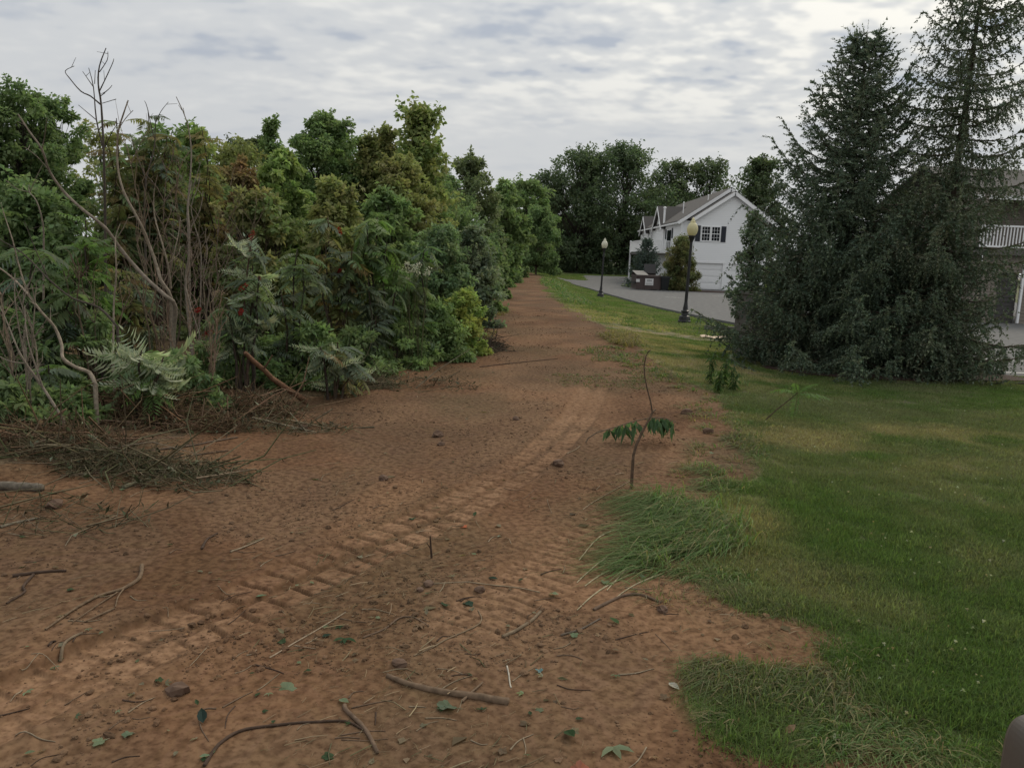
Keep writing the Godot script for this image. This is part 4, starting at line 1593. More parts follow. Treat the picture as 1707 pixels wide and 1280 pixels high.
func make_dumpster() -> void:
	var D := 61.5
	var c := at(1076.0, 484.0, D)
	c.y = lie(c.x, c.z)
	var t := thing("dumpster", "brown metal dumpster with white stickers beside the grass island", "dumpster", c)
	t.rotation.y = 0.10
	var w := 0.93
	var body := part("body", t, M.bin_brown, func(b: MB):
		b.box(Vector3(-w, 0.06, -0.75), Vector3(w, 1.02, 0.75))
		b.box(Vector3(-w - 0.04, 0.98, -0.80), Vector3(w + 0.04, 1.10, 0.80))
		for x in [-w, -0.31, 0.31, w]:
			b.box(Vector3(x - 0.03, 0.06, 0.752), Vector3(x + 0.03, 0.975, 0.79)))
	part("fork_pocket", body, M.bin_dark, func(b: MB):
		for x in [-w - 0.10, w + 0.003]:
			b.box(Vector3(x, 0.45, -0.5), Vector3(x + 0.097, 0.62, 0.62)))
	part("lid", t, M.bin_grey, func(b: MB): slab(b, [Vector3(-w, 1.12, 0.80), Vector3(-0.02, 1.12, 0.80), Vector3(-0.02, 1.42, -0.78), Vector3(-w, 1.42, -0.78)], Vector3(0, 1, 0.2).normalized(), 0.04))
	part("lid", t, M.bin_dark, func(b: MB): slab(b, [Vector3(0.02, 1.25, -0.55), Vector3(w, 1.25, -0.55), Vector3(w, 1.95, -0.95), Vector3(0.02, 1.95, -0.95)], Vector3(0, 0.5, 1).normalized(), 0.04))
	part("back_panel", t, M.bin_brown, func(b: MB):
		b.box(Vector3(-w, 1.10, -0.79), Vector3(w, 1.30, -0.74)))
	for s in [[-0.02, 0.62, 0.36, 0.86, 0.42], [-0.72, -0.44, 0.58, 0.80, 0.0]]:
		var st := part("sticker", t, M.sticker, func(b: MB): b.box(Vector3(s[0] - 0.25, s[2], 0.792), Vector3(s[1] - 0.25, s[3], 0.797)))
		if s[4] > 0.0:
			var tm := TextMesh.new()
			tm.text = "USA"
			var fnt := SystemFont.new()
			fnt.font_names = PackedStringArray(["Droid Sans"])
			fnt.font_weight = 700
			tm.font = fnt
			tm.font_size = 32
			tm.pixel_size = 0.0062
			tm.depth = 0.004
			var tx := obj("lettering", tm, M.print, st)
			tx.position = Vector3((s[0] + s[1]) * 0.5 - 0.25, s[3] - 0.15, 0.80)
			part("small_print", st, M.print, func(b: MB):
				for k in 2:
					b.box(Vector3(s[0] - 0.19, s[2] + 0.06 + 0.07 * k, 0.7975), Vector3(s[1] - 0.31, s[2] + 0.08 + 0.07 * k, 0.799)))

func make_cart() -> void:
	var c := at(1107.0, 485.0, 61.0)
	c.y = lie(c.x, c.z)
	var t := thing("trash_cart", "black plastic wheeled trash cart between dumpster and arborvitae", "trash cart", c)
	part("body", t, M.black_plastic, func(b: MB):
		var lo := [Vector3(-0.24, 0.05, -0.28), Vector3(0.24, 0.05, -0.28), Vector3(0.24, 0.05, 0.26), Vector3(-0.24, 0.05, 0.26)]
		var hi := [Vector3(-0.33, 0.98, -0.38), Vector3(0.33, 0.98, -0.38), Vector3(0.33, 0.98, 0.38), Vector3(-0.33, 0.98, 0.38)]
		for k in 4:
			b.quad(lo[k], hi[k], hi[(k + 1) % 4], lo[(k + 1) % 4], Color.WHITE)
		b.quad(lo[0], lo[1], lo[2], lo[3], Color.WHITE)
		b.quad(hi[3], hi[2], hi[1], hi[0], Color.WHITE)
		b.box(Vector3(-0.35, 0.92, 0.38), Vector3(0.35, 0.97, 0.41)))
	part("lid", t, M.black_plastic, func(b: MB):
		b.box(Vector3(-0.36, 0.985, -0.42), Vector3(0.36, 1.03, 0.42))
		b.box(Vector3(-0.30, 1.03, -0.36), Vector3(0.30, 1.08, 0.34)))
	part("handle", t, M.black_plastic, func(b: MB): bar(b, Vector3(-0.28, 1.0, -0.47), Vector3(0.28, 1.0, -0.47), 0.04, 0.04))
	for s in [-0.29, 0.25]:
		var w := part("wheel", t, M.black_plastic, func(b: MB):
			b.lathe([Vector2(0.0, 0.0), Vector2(0.13, 0.0), Vector2(0.13, 0.05), Vector2(0.0, 0.05)], 14))
		w.position = Vector3(s + 0.05, 0.13, -0.26)
		w.rotation.z = PI / 2.0

# ------------------------------------------------------------------ what grows where
const DARK := [Color(0.056, 0.080, 0.038), Color(0.064, 0.088, 0.042), Color(0.070, 0.092, 0.042)]
const MIDG := [Color(0.064, 0.090, 0.038), Color(0.074, 0.100, 0.042), Color(0.060, 0.084, 0.038)]
const OLIVE := [Color(0.090, 0.098, 0.040), Color(0.080, 0.092, 0.038), Color(0.098, 0.094, 0.042)]
const LIGHT := [Color(0.084, 0.110, 0.040), Color(0.096, 0.120, 0.044), Color(0.076, 0.102, 0.040)]
const YELLOW := [Color(0.092, 0.120, 0.038), Color(0.080, 0.110, 0.038), Color(0.120, 0.124, 0.036)]
const RUST := [Color(0.110, 0.074, 0.040), Color(0.092, 0.084, 0.040), Color(0.100, 0.064, 0.036)]
const OAK := [Color(0.034, 0.047, 0.028), Color(0.039, 0.053, 0.030), Color(0.044, 0.058, 0.032)]

func make_far_trees() -> void:
	var o := {"low": 0.10, "clumps": 150, "per": 78, "leaf": 0.36, "wide": 0.7, "cols": OAK, "form": "round", "clump_r": 0.22, "trunk": 0.28, "flat": 0.75}
	broadleaf("oak_tree", "tall dark oak with clear sky gaps behind the farther lamp post", "", 972.0, 104.0, 246.0, 165.0, o)
	broadleaf("oak_tree", "tallest broad dark oak behind the house balcony", "", 1042.0, 107.0, 236.0, 165.0, o)
	var o2 := o.duplicate()
	o2.cols = [Color(0.040, 0.052, 0.029), Color(0.045, 0.058, 0.031), Color(0.037, 0.048, 0.028)]
	o2.clumps = 110
	broadleaf("oak_tree", "round dark tree rising behind the grey house roof", "", 1122.0, 112.0, 266.0, 125.0, o2)
	broadleaf("oak_tree", "rounded olive tinged tree behind the house ridge", "", 1184.0, 110.0, 262.0, 130.0, o2)
	broadleaf("far_tree", "feathery dark tree between the house gable and the spruces", "", 1272.0, 95.0, 258.0, 100.0, o2)
	broadleaf("far_tree", "low dark tree at the far lawn crest beside the oaks", "", 925.0, 110.0, 320.0, 90.0, o2)
	# the belt of trees that closes the view beyond the crest
	for k in 7:
		broadleaf("belt_tree", "low dark tree in the belt beyond the far lawn crest", "belt of trees beyond the crest", 900.0 + 34.0 * k, 122.0 + 3.0 * (k % 3), 345.0 + 13.0 * (k % 3), 84.0, {"low": 0.05, "clumps": 30, "per": 70, "leaf": 0.5, "wide": 0.7, "cols": OAK, "form": "round", "clump_r": 0.30, "trunk": 0.2})
	broadleaf("young_tree", "young green tree with a pale trunk on the lawn crest", "", 898.0, 72.0, 343.0, 74.0, {"low": 0.16, "clumps": 60, "per": 120, "leaf": 0.24, "cols": [Color(0.050, 0.074, 0.034), Color(0.062, 0.086, 0.040)], "form": "round", "clump_r": 0.28, "trunk": 0.10, "bark": PALE_BARK})

const UNDER := ["leafy undergrowth below the bent pale stems", "bright leafy undergrowth beside the crooked leaning trunk", "leafy undergrowth behind the heap of brown brush", "leafy undergrowth under the red fruited sumac", "leafy undergrowth beside the leaning reddish log", "blue green undergrowth behind the wilted low sumac", "dark green undergrowth before the bright green sumac", "blue green undergrowth below the leafy sumac by the hollow", "leafy undergrowth under the fern like sumac", "leafy undergrowth behind the crooked leaning trunk"]

func make_thicket() -> void:
	# back row
	var d := {"low": 0.08, "clumps": 60, "per": 180, "leaf": 0.09, "cols": DARK, "form": "round", "clump_r": 0.27}
	broadleaf("thicket_tree", "dense dark tree with feathery top at the thicket end", "", -35.0, 15.0, 165.0, 190.0, d)
	broadleaf("thicket_tree", "dark green tree with two pointed tops behind the arching bare sapling", "", 28.0, 15.5, 136.0, 150.0, d)
	broadleaf("thicket_tree", "dark tree beside the tallest bare sapling", "", 85.0, 16.5, 148.0, 130.0, d)
	broadleaf("thicket_tree", "thin leaved tree seen through bare stems", "", 165.0, 19.0, 205.0, 150.0, {"low": 0.2, "clumps": 30, "per": 90, "leaf": 0.10, "cols": OLIVE, "form": "round", "clump_r": 0.25})
	broadleaf("thicket_tree", "dark round tree behind the yellow green shrubs", "", 420.0, 24.0, 218.0, 150.0, {"low": 0.1, "clumps": 56, "per": 170, "leaf": 0.13, "cols": [Color(0.040, 0.050, 0.028), Color(0.052, 0.060, 0.032)], "form": "round", "clump_r": 0.26})
	broadleaf("thicket_tree", "slim poplar top poking above the dark round tree", "", 450.0, 23.0, 190.0, 60.0, {"low": 0.5, "clumps": 24, "per": 80, "leaf": 0.11, "cols": MIDG, "form": "open", "clump_r": 0.5, "wide": 0.8})
	broadleaf("thicket_tree", "tall vine covered tree with ragged hanging top", "", 540.0, 19.0, 186.0, 135.0, {"low": 0.25, "clumps": 70, "per": 230, "leaf": 0.085, "cols": MIDG, "form": "round", "clump_r": 0.26, "wide": 0.75})
	broadleaf("thicket_tree", "olive leaved young poplar beside the vine covered tree", "", 615.0, 19.5, 220.0, 100.0, {"low": 0.42, "clumps": 46, "per": 120, "leaf": 0.09, "cols": OLIVE, "form": "open", "clump_r": 0.40, "wide": 0.85})
	broadleaf("thicket_tree", "slim young poplar with a loose leafy spire", "", 645.0, 19.0, 206.0, 60.0, {"low": 0.55, "clumps": 30, "per": 90, "leaf": 0.09, "cols": OLIVE, "form": "open", "clump_r": 0.5, "wide": 0.85})
	broadleaf("thicket_tree", "open young cottonwood with big leaves above the thicket", "", 702.0, 20.0, 168.0, 150.0, {"low": 0.5, "clumps": 44, "per": 80, "leaf": 0.11, "cols": [Color(0.070, 0.098, 0.040), Color(0.090, 0.112, 0.044), Color(0.110, 0.112, 0.046)], "form": "open", "clump_r": 0.34, "broad": true, "wide": 0.9})
	broadleaf("thicket_tree", "leafy poplar filling the gap below the cottonwood", "", 672.0, 18.0, 258.0, 150.0, {"low": 0.05, "clumps": 64, "per": 180, "leaf": 0.085, "cols": OLIVE, "form": "round", "clump_r": 0.28, "wide": 0.8})
	broadleaf("thicket_tree", "dark bushy tree behind the cottonwood", "", 740.0, 27.0, 282.0, 110.0, d)
	broadleaf("thicket_tree", "round topped tree standing alone above the path bend", "", 785.0, 34.0, 261.0, 110.0, {"low": 0.1, "clumps": 60, "per": 150, "leaf": 0.16, "cols": [Color(0.058, 0.070, 0.040), Color(0.066, 0.080, 0.040)], "form": "round", "clump_r": 0.26})
	broadleaf("thicket_tree", "dark bluish tree beyond the round topped tree", "", 842.0, 52.0, 304.0, 90.0, {"low": 0.05, "clumps": 46, "per": 110, "leaf": 0.28, "cols": MIDG, "form": "round", "clump_r": 0.27})
	broadleaf("thicket_tree", "dark tree closing the far end of the path", "", 882.0, 84.0, 298.0, 100.0, {"low": 0.03, "clumps": 60, "per": 110, "leaf": 0.38, "cols": MIDG, "form": "round", "clump_r": 0.25})
	broadleaf("thicket_tree", "dense shrub tree where path and thicket meet", "", 845.0, 62.0, 352.0, 70.0, {"low": 0.0, "clumps": 46, "per": 110, "leaf": 0.30, "cols": DARK, "form": "mound", "clump_r": 0.30})
	# the thicket goes on past the edge of the picture
	var on_ := [[-190.0, 14.0, 170.0, 230.0, "dense tree where the thicket goes on past the bent stems"], [-420.0, 12.0, 200.0, 300.0, "broad tree farther along the thicket past the bent stems"], [-330.0, 8.5, 380.0, 260.0, "low broad shrub along the thicket past the bent stems"], [-150.0, 8.0, 400.0, 200.0, "low shrub beside the bent pale stems"], [-700.0, 9.0, 250.0, 420.0, "last broad shrub along the thicket past the bent stems"]]
	for q in on_:
		broadleaf("thicket_tree", q[4], "", q[0], q[1], q[2], q[3], {"low": 0.04, "clumps": 50, "per": 120, "leaf": 0.12, "cols": DARK, "form": "mound", "clump_r": 0.27})
	# filling masses between back and front
	for q in [[385.0, 20.0, 235.0, 190.0, OLIVE, "olive leaf mass behind the rust brown shrub"], [480.0, 21.5, 262.0, 170.0, MIDG, "mid green leaf mass beside the vine covered tree"], [580.0, 22.0, 225.0, 190.0, DARK, "dark leaf mass behind the young poplars"], [655.0, 23.0, 248.0, 170.0, OLIVE, "olive leaf mass below the cottonwood crown"], [735.0, 24.0, 300.0, 140.0, DARK, "dark leaf mass between cottonwood and round topped tree"], [290.0, 17.0, 208.0, 200.0, MIDG, "thin leaf mass behind the forked saplings"]]:
		broadleaf("thicket_tree", q[5], "", q[0], q[1], q[2], q[3], {"low": 0.05, "clumps": 52, "per": 130, "leaf": 0.11, "cols": q[4], "form": "round", "clump_r": 0.24})
	# middle row
	broadleaf("thicket_shrub", "rounded yellow green shrub behind the sumacs", "", 470.0, 15.0, 252.0, 90.0, {"low": 0.1, "clumps": 40, "per": 110, "leaf": 0.12, "cols": LIGHT, "form": "round", "clump_r": 0.28, "stems": 3})
	broadleaf("thicket_shrub", "rust brown shrub among the yellow green ones", "", 398.0, 14.5, 262.0, 70.0, {"low": 0.15, "clumps": 30, "per": 100, "leaf": 0.10, "cols": RUST, "form": "round", "clump_r": 0.28, "stems": 3})
	broadleaf("thicket_shrub", "light green shrub behind the bare forked sapling", "", 320.0, 15.0, 215.0, 80.0, {"low": 0.3, "clumps": 28, "per": 90, "leaf": 0.12, "cols": LIGHT, "form": "round", "clump_r": 0.28, "stems": 2})
	broadleaf("thicket_shrub", "olive shrub mass behind the wilted sumacs", "", 560.0, 14.0, 300.0, 150.0, {"low": 0.05, "clumps": 56, "per": 110, "leaf": 0.11, "cols": OLIVE, "form": "mound", "clump_r": 0.30, "stems": 4})
	broadleaf("thicket_shrub", "green shrub mass below the young poplars", "", 645.0, 15.0, 310.0, 130.0, {"low": 0.05, "clumps": 50, "per": 110, "leaf": 0.11, "cols": MIDG, "form": "mound", "clump_r": 0.30, "stems": 4})
	broadleaf("thicket_shrub", "dark shrub mass behind the tangled bare stems", "", 240.0, 13.0, 265.0, 190.0, {"low": 0.05, "clumps": 60, "per": 100, "leaf": 0.10, "cols": [Color(0.055, 0.066, 0.032), Color(0.075, 0.075, 0.036), Color(0.045, 0.058, 0.030)], "form": "mound", "clump_r": 0.30, "stems": 4})
	broadleaf("thicket_shrub", "dark green shrub mass under the double topped tree", "", 40.0, 12.0, 300.0, 240.0, {"low": 0.03, "clumps": 70, "per": 110, "leaf": 0.11, "cols": DARK, "form": "mound", "clump_r": 0.30, "stems": 4})
	broadleaf("thicket_shrub", "dull green shrub behind the red fruited sumac", "", 430.0, 12.5, 320.0, 150.0, {"low": 0.03, "clumps": 56, "per": 110, "leaf": 0.10, "cols": [Color(0.060, 0.080, 0.034), Color(0.085, 0.080, 0.036)], "form": "mound", "clump_r": 0.30, "stems": 4})
	sumac("sumac with browning seed heads above the thicket", "", 250.0, 12.5, 172.0, 110.0, 10, 8, ["olive", "olive", "blue"], false)
	sumac("sumac with thin brownish crown beside the forked sapling", "", 345.0, 13.5, 202.0, 80.0, 7, 8, ["olive"], false)
	sumac("olive sumac behind the tallest bare sapling", "", 190.0, 12.0, 185.0, 110.0, 9, 8, ["olive", "green"], false)
	# front row, seen from a few metres
	sumac("broad dark sumac at the thicket end", "", 40.0, 7.6, 395.0, 210.0, 6, 7, ["blue", "green"], false)
	sumac("fern like green sumac beneath the arching sapling", "", 135.0, 8.2, 350.0, 150.0, 5, 7, ["green", "fresh", "fresh"], true)
	sumac("low sumac with pale upturned fronds beside the brush heap", "", 228.0, 6.9, 565.0, 150.0, 4, 7, ["pale", "fresh", "green", "pale"], true)
	sumac("green sumac under the leaning bare trunk", "", 80.0, 6.8, 590.0, 130.0, 3, 6, ["green", "fresh", "blue"], true)
	sumac("blue green sumac among the bare stems", "", 200.0, 9.5, 430.0, 170.0, 7, 7, ["blue", "olive"], false)
	sumac("blue green sumac with red fruit and pale drooping fronds", "", 408.0, 8.8, 378.0, 150.0, 8, 6, ["blue", "blue", "pale", "green"], true, 7)
	sumac("drooping blue green sumac next to the red fruited one", "", 490.0, 9.6, 400.0, 130.0, 6, 7, ["blue", "green", "blue"], true)
	sumac("tall olive sumac in the middle of the thicket", "", 545.0, 11.0, 348.0, 140.0, 8, 7, ["olive", "green", "blue"], false, 2)
	sumac("bright green sumac with upright fronds beside the olive one", "", 630.0, 11.5, 350.0, 120.0, 7, 7, ["fresh", "green", "green"], false)
	sumac("wilted low sumac with grey green fronds at the path edge", "", 555.0, 8.9, 555.0, 130.0, 5, 6, ["pale", "blue", "olive", "blue"], true)
	sumac("blue green sumac above the dark hollow", "", 625.0, 11.0, 452.0, 110.0, 5, 7, ["blue"], true)
	sumac("leafy sumac between dark hollow and yellow flowered vine", "", 700.0, 12.2, 400.0, 110.0, 6, 7, ["green", "blue", "fresh"], false)
	broadleaf("thicket_shrub", "grey green honeysuckle shrub beside the path", "", 735.0, 14.2, 372.0, 120.0, {"low": 0.02, "clumps": 56, "per": 130, "leaf": 0.075, "cols": [Color(0.060, 0.085, 0.045), Color(0.085, 0.110, 0.058), Color(0.045, 0.066, 0.036)], "form": "mound", "clump_r": 0.30, "stems": 5})
	broadleaf("flowering_vine", "yellow green vine with yellow flowers spilling onto the path", "", 772.0, 13.4, 486.0, 92.0, {"low": 0.0, "clumps": 40, "per": 120, "leaf": 0.07, "cols": YELLOW, "form": "mound", "clump_r": 0.30, "stems": 4})
	broadleaf("thicket_shrub", "dark leafy shrub at the foot of the flowering vine", "", 725.0, 12.6, 505.0, 120.0, {"low": 0.0, "clumps": 50, "per": 110, "leaf": 0.07, "cols": MIDG, "form": "mound", "clump_r": 0.30, "stems": 4})
	broadleaf("thicket_shrub", "silvery green shrub above the flowering vine", "", 790.0, 19.0, 375.0, 96.0, {"low": 0.0, "clumps": 56, "per": 130, "leaf": 0.10, "cols": [Color(0.070, 0.085, 0.060), Color(0.050, 0.068, 0.042), Color(0.085, 0.098, 0.064)], "form": "mound", "clump_r": 0.30, "stems": 5})
	broadleaf("thicket_shrub", "green shrub leaning over the path beyond the vine", "", 808.0, 24.0, 398.0, 62.0, {"low": 0.0, "clumps": 50, "per": 120, "leaf": 0.13, "cols": MIDG, "form": "mound", "clump_r": 0.30, "stems": 4})
	broadleaf("thicket_shrub", "dark shrub at the far bend of the path", "", 818.0, 33.0, 392.0, 60.0, {"low": 0.0, "clumps": 50, "per": 110, "leaf": 0.17, "cols": DARK, "form": "mound", "clump_r": 0.25, "stems": 4})
	broadleaf("thicket_shrub", "low shrub beside the far end of the path", "", 832.0, 45.0, 405.0, 52.0, {"low": 0.0, "clumps": 40, "per": 110, "leaf": 0.22, "cols": MIDG, "form": "mound", "clump_r": 0.27, "stems": 3})
	# white seed heads
	rng.seed = 662
	for k in 3:
		var px: float = [688.0, 702.0, 676.0][k]
		var base := under(px, [432.0, 440.0, 448.0][k], 11.6)
		var t := thing("white_flowered_weed", ["tallest white flowered weed before the honeysuckle", "white flowered weed with the widest head before the honeysuckle", "shortest white flowered weed before the honeysuckle"][k], "weed", base)
		var st := MB.new()
		var fl := MB.new()
		var H: float = at(px, [432.0, 440.0, 448.0][k], 11.6).y - base.y
		for j in 6:
			var tip := Vector3(rf(-0.12, 0.12), H * rf(0.86, 1.0), rf(-0.05, 0.12))
			st.tube(PackedVector3Array([Vector3(tip.x * 0.2, 0, 0), tip * Vector3(0.6, 0.6, 0.6), tip]), PackedFloat32Array([0.005, 0.004, 0.002]), 3, Color(0.12, 0.13, 0.06))
			for e in 16:
				fl.leaf(tip + rdir() * 0.035, rdir(), rdir(), 0.022, 0.018, jit(Color(0.62, 0.60, 0.52), 0.15))
		obj("stems", st.mesh(), M.wood, t)
		obj("flower_heads", fl.mesh(), M.leaf, t)
	# tangle of low leaves along the foot of the thicket
	var low := [[20.0, 6.3, 640.0, 120.0, DARK], [110.0, 6.6, 650.0, 110.0, MIDG], [300.0, 7.6, 590.0, 120.0, DARK], [370.0, 9.3, 560.0, 130.0, DARK], [455.0, 9.8, 560.0, 120.0, MIDG], [520.0, 9.6, 540.0, 130.0, MIDG], [600.0, 10.6, 545.0, 120.0, DARK], [660.0, 11.6, 530.0, 120.0, MIDG], [150.0, 7.8, 520.0, 160.0, DARK], [30.0, 7.4, 520.0, 160.0, DARK]]
	for k in low.size():
		var q: Array = low[k]
		broadleaf("undergrowth_shrub", UNDER[k], "undergrowth along the thicket foot", q[0], q[1], q[2], q[3], {"low": 0.0, "clumps": 30, "per": 85, "leaf": 0.08, "wide": 0.42, "cols": q[4], "form": "mound", "clump_r": 0.26, "stems": 3})

func make_bare() -> void:
	rng.seed = 515
	var pale := Color(0.42, 0.35, 0.27)
	var grey := Color(0.34, 0.285, 0.225)
	var dark := Color(0.12, 0.10, 0.082)
	bare("long pale bare sapling arching over the ferny sumac", 7.9, [[[287, 610], [288, 560], [291, 510], [275, 493], [239, 460], [202, 417], [175, 380], [138, 350], [106, 320], [82, 286], [69, 249], [48, 219], [29, 190]], [[69, 249], [74, 225], [77, 196]], [[82, 286], [62, 262], [40, 245]]], [0.040, 0.010, 0.008], grey, -0.6)
	bare("tallest bare dead sapling with twiggy forked top", 9.2, [[[176, 600], [175, 420], [174, 330], [172, 250], [168, 175], [163, 140], [165, 110], [176, 80]], [[168, 175], [150, 160], [134, 152], [115, 130], [108, 118], [123, 110]], [[165, 152], [178, 125], [187, 105], [189, 98]], [[167, 160], [181, 148], [186, 142]], [[170, 172], [193, 165]], [[172, 250], [160, 200], [155, 145], [147, 113]], [[155, 145], [137, 119]], [[157, 140], [158, 117]], [[165, 120], [178, 100], [179, 86]], [[172, 250], [185, 222], [196, 205]], [[160, 200], [130, 175]]], [0.030, 0.014, 0.011, 0.008, 0.007, 0.015, 0.008, 0.007, 0.009, 0.010, 0.008], dark)
	bare("straight pale bare sapling forking beside the red fruited sumac", 8.3, [[[287, 608], [285, 545], [284, 495], [268, 468], [260, 441], [246, 402], [232, 370], [205, 318], [195, 272], [196, 222], [205, 190], [213, 167]], [[197, 215], [208, 198], [221, 184]], [[284, 480], [279, 440], [268, 400], [257, 360], [256, 322], [262, 292]], [[283, 455], [290, 420], [297, 390], [300, 362]], [[279, 440], [296, 425], [300, 410]]], [0.034, 0.008, 0.018, 0.013, 0.009], pale, -0.4)
	bare("dark forked sapling with short seedy tips", 10.5, [[[243, 600], [242, 420], [240, 360], [243, 300], [256, 250], [258, 215], [259, 195]], [[243, 300], [229, 262], [216, 222]], [[256, 230], [245, 180], [240, 168]], [[258, 205], [268, 185], [280, 170]]], [0.026, 0.013, 0.009, 0.008], dark)
	bare("bare stem with forked knob standing above light green shrub", 11.0, [[[318, 600], [314, 410], [312, 350], [317, 290], [318, 245], [310, 200], [293, 161]], [[307, 192], [305, 180]], [[312, 350], [325, 300], [335, 268]], [[303, 184], [297, 175]]], [0.028, 0.008, 0.013, 0.006], grey)
	bare("pale upright sapling at the edge of the red fruited sumac", 8.4, [[[322, 610], [309, 480], [314, 430], [315, 385], [313, 340], [320, 300]], [[309, 480], [320, 520], [335, 566]], [[315, 385], [333, 350], [338, 318]]], [0.026, 0.016, 0.010], grey)
	bare("thin whitish stem standing beside the ferny sumac", 7.4, [[[188, 600], [189, 508], [193, 460], [192, 420], [192, 395], [200, 372]], [[192, 400], [205, 380], [215, 358]]], [0.016, 0.007], pale)
	bare("thick crooked leaning trunk at the thicket end", 6.6, [[[158, 640], [148, 621], [125, 612], [104, 597], [102, 575], [90, 545], [68, 520], [45, 490], [25, 468], [0, 448], [-40, 425]], [[45, 490], [30, 440], [20, 400], [4, 352]]], [0.030, 0.012], pale, 0.0)
	bare("dark leaning stem crossing the leafy tangle", 7.2, [[[195, 545], [165, 513], [120, 497], [80, 465], [38, 423], [0, 400], [-30, 380]], [[80, 465], [60, 420], [40, 370]]], [0.020, 0.008], dark)
	bare("bent pale stems rising together at the thicket end", 6.2, [[[105, 700], [70, 645], [42, 606], [28, 580], [12, 540], [-4, 505]], [[42, 606], [33, 560], [24, 500], [24, 455]], [[70, 645], [55, 600], [44, 560], [40, 510]], [[42, 606], [15, 602], [-10, 590]]], [0.020, 0.010, 0.012, 0.010], grey)
	bare("thin grey stem leaning across the dark undergrowth", 6.6, [[[62, 640], [60, 585], [50, 540], [42, 515]], [[60, 585], [48, 560]]], [0.015, 0.008], pale)
	bare("slim dead stem arching in the leafy tangle", 8.6, [[[185, 560], [172, 510], [158, 488], [140, 462], [127, 449]], [[172, 510], [180, 485], [183, 470]]], [0.014, 0.008], grey)
	bare("grey stem with twin forks before the dark trees", 8.8, [[[70, 620], [72, 420], [70, 370], [60, 335], [48, 320], [48, 306]], [[48, 320], [28, 315], [8, 300]], [[48, 322], [60, 295], [70, 275]]], [0.020, 0.008, 0.008], grey)
	bare("slim bare stem among the yellow green shrubs", 11.5, [[[330, 600], [335, 430], [325, 380], [318, 345], [330, 310], [333, 285]], [[318, 345], [300, 320], [290, 305]]], [0.018, 0.009], grey)

func make_twiggy() -> void:
	twiggy("leafless tan twiggy shrub among the forked saplings", 262.0, 9.0, 255.0, 120.0, 9, Color(0.24, 0.18, 0.13), 801)
	twiggy("leafless grey twiggy shrub beside the red fruited sumac", 335.0, 9.6, 330.0, 90.0, 8, Color(0.27, 0.21, 0.16), 802)
	twiggy("leafless brown twiggy shrub below the arching sapling", 150.0, 7.8, 440.0, 150.0, 9, Color(0.22, 0.165, 0.12), 803)
	twiggy("pale twiggy stems at the thicket end", 25.0, 6.4, 470.0, 110.0, 7, Color(0.30, 0.24, 0.18), 804)
	twiggy("dry twiggy stems rising from the brush heap", 330.0, 7.7, 500.0, 130.0, 7, Color(0.28, 0.20, 0.14), 805)
	twiggy("thin dry stems above the yellow green shrub", 400.0, 12.0, 300.0, 90.0, 7, Color(0.22, 0.17, 0.12), 806)

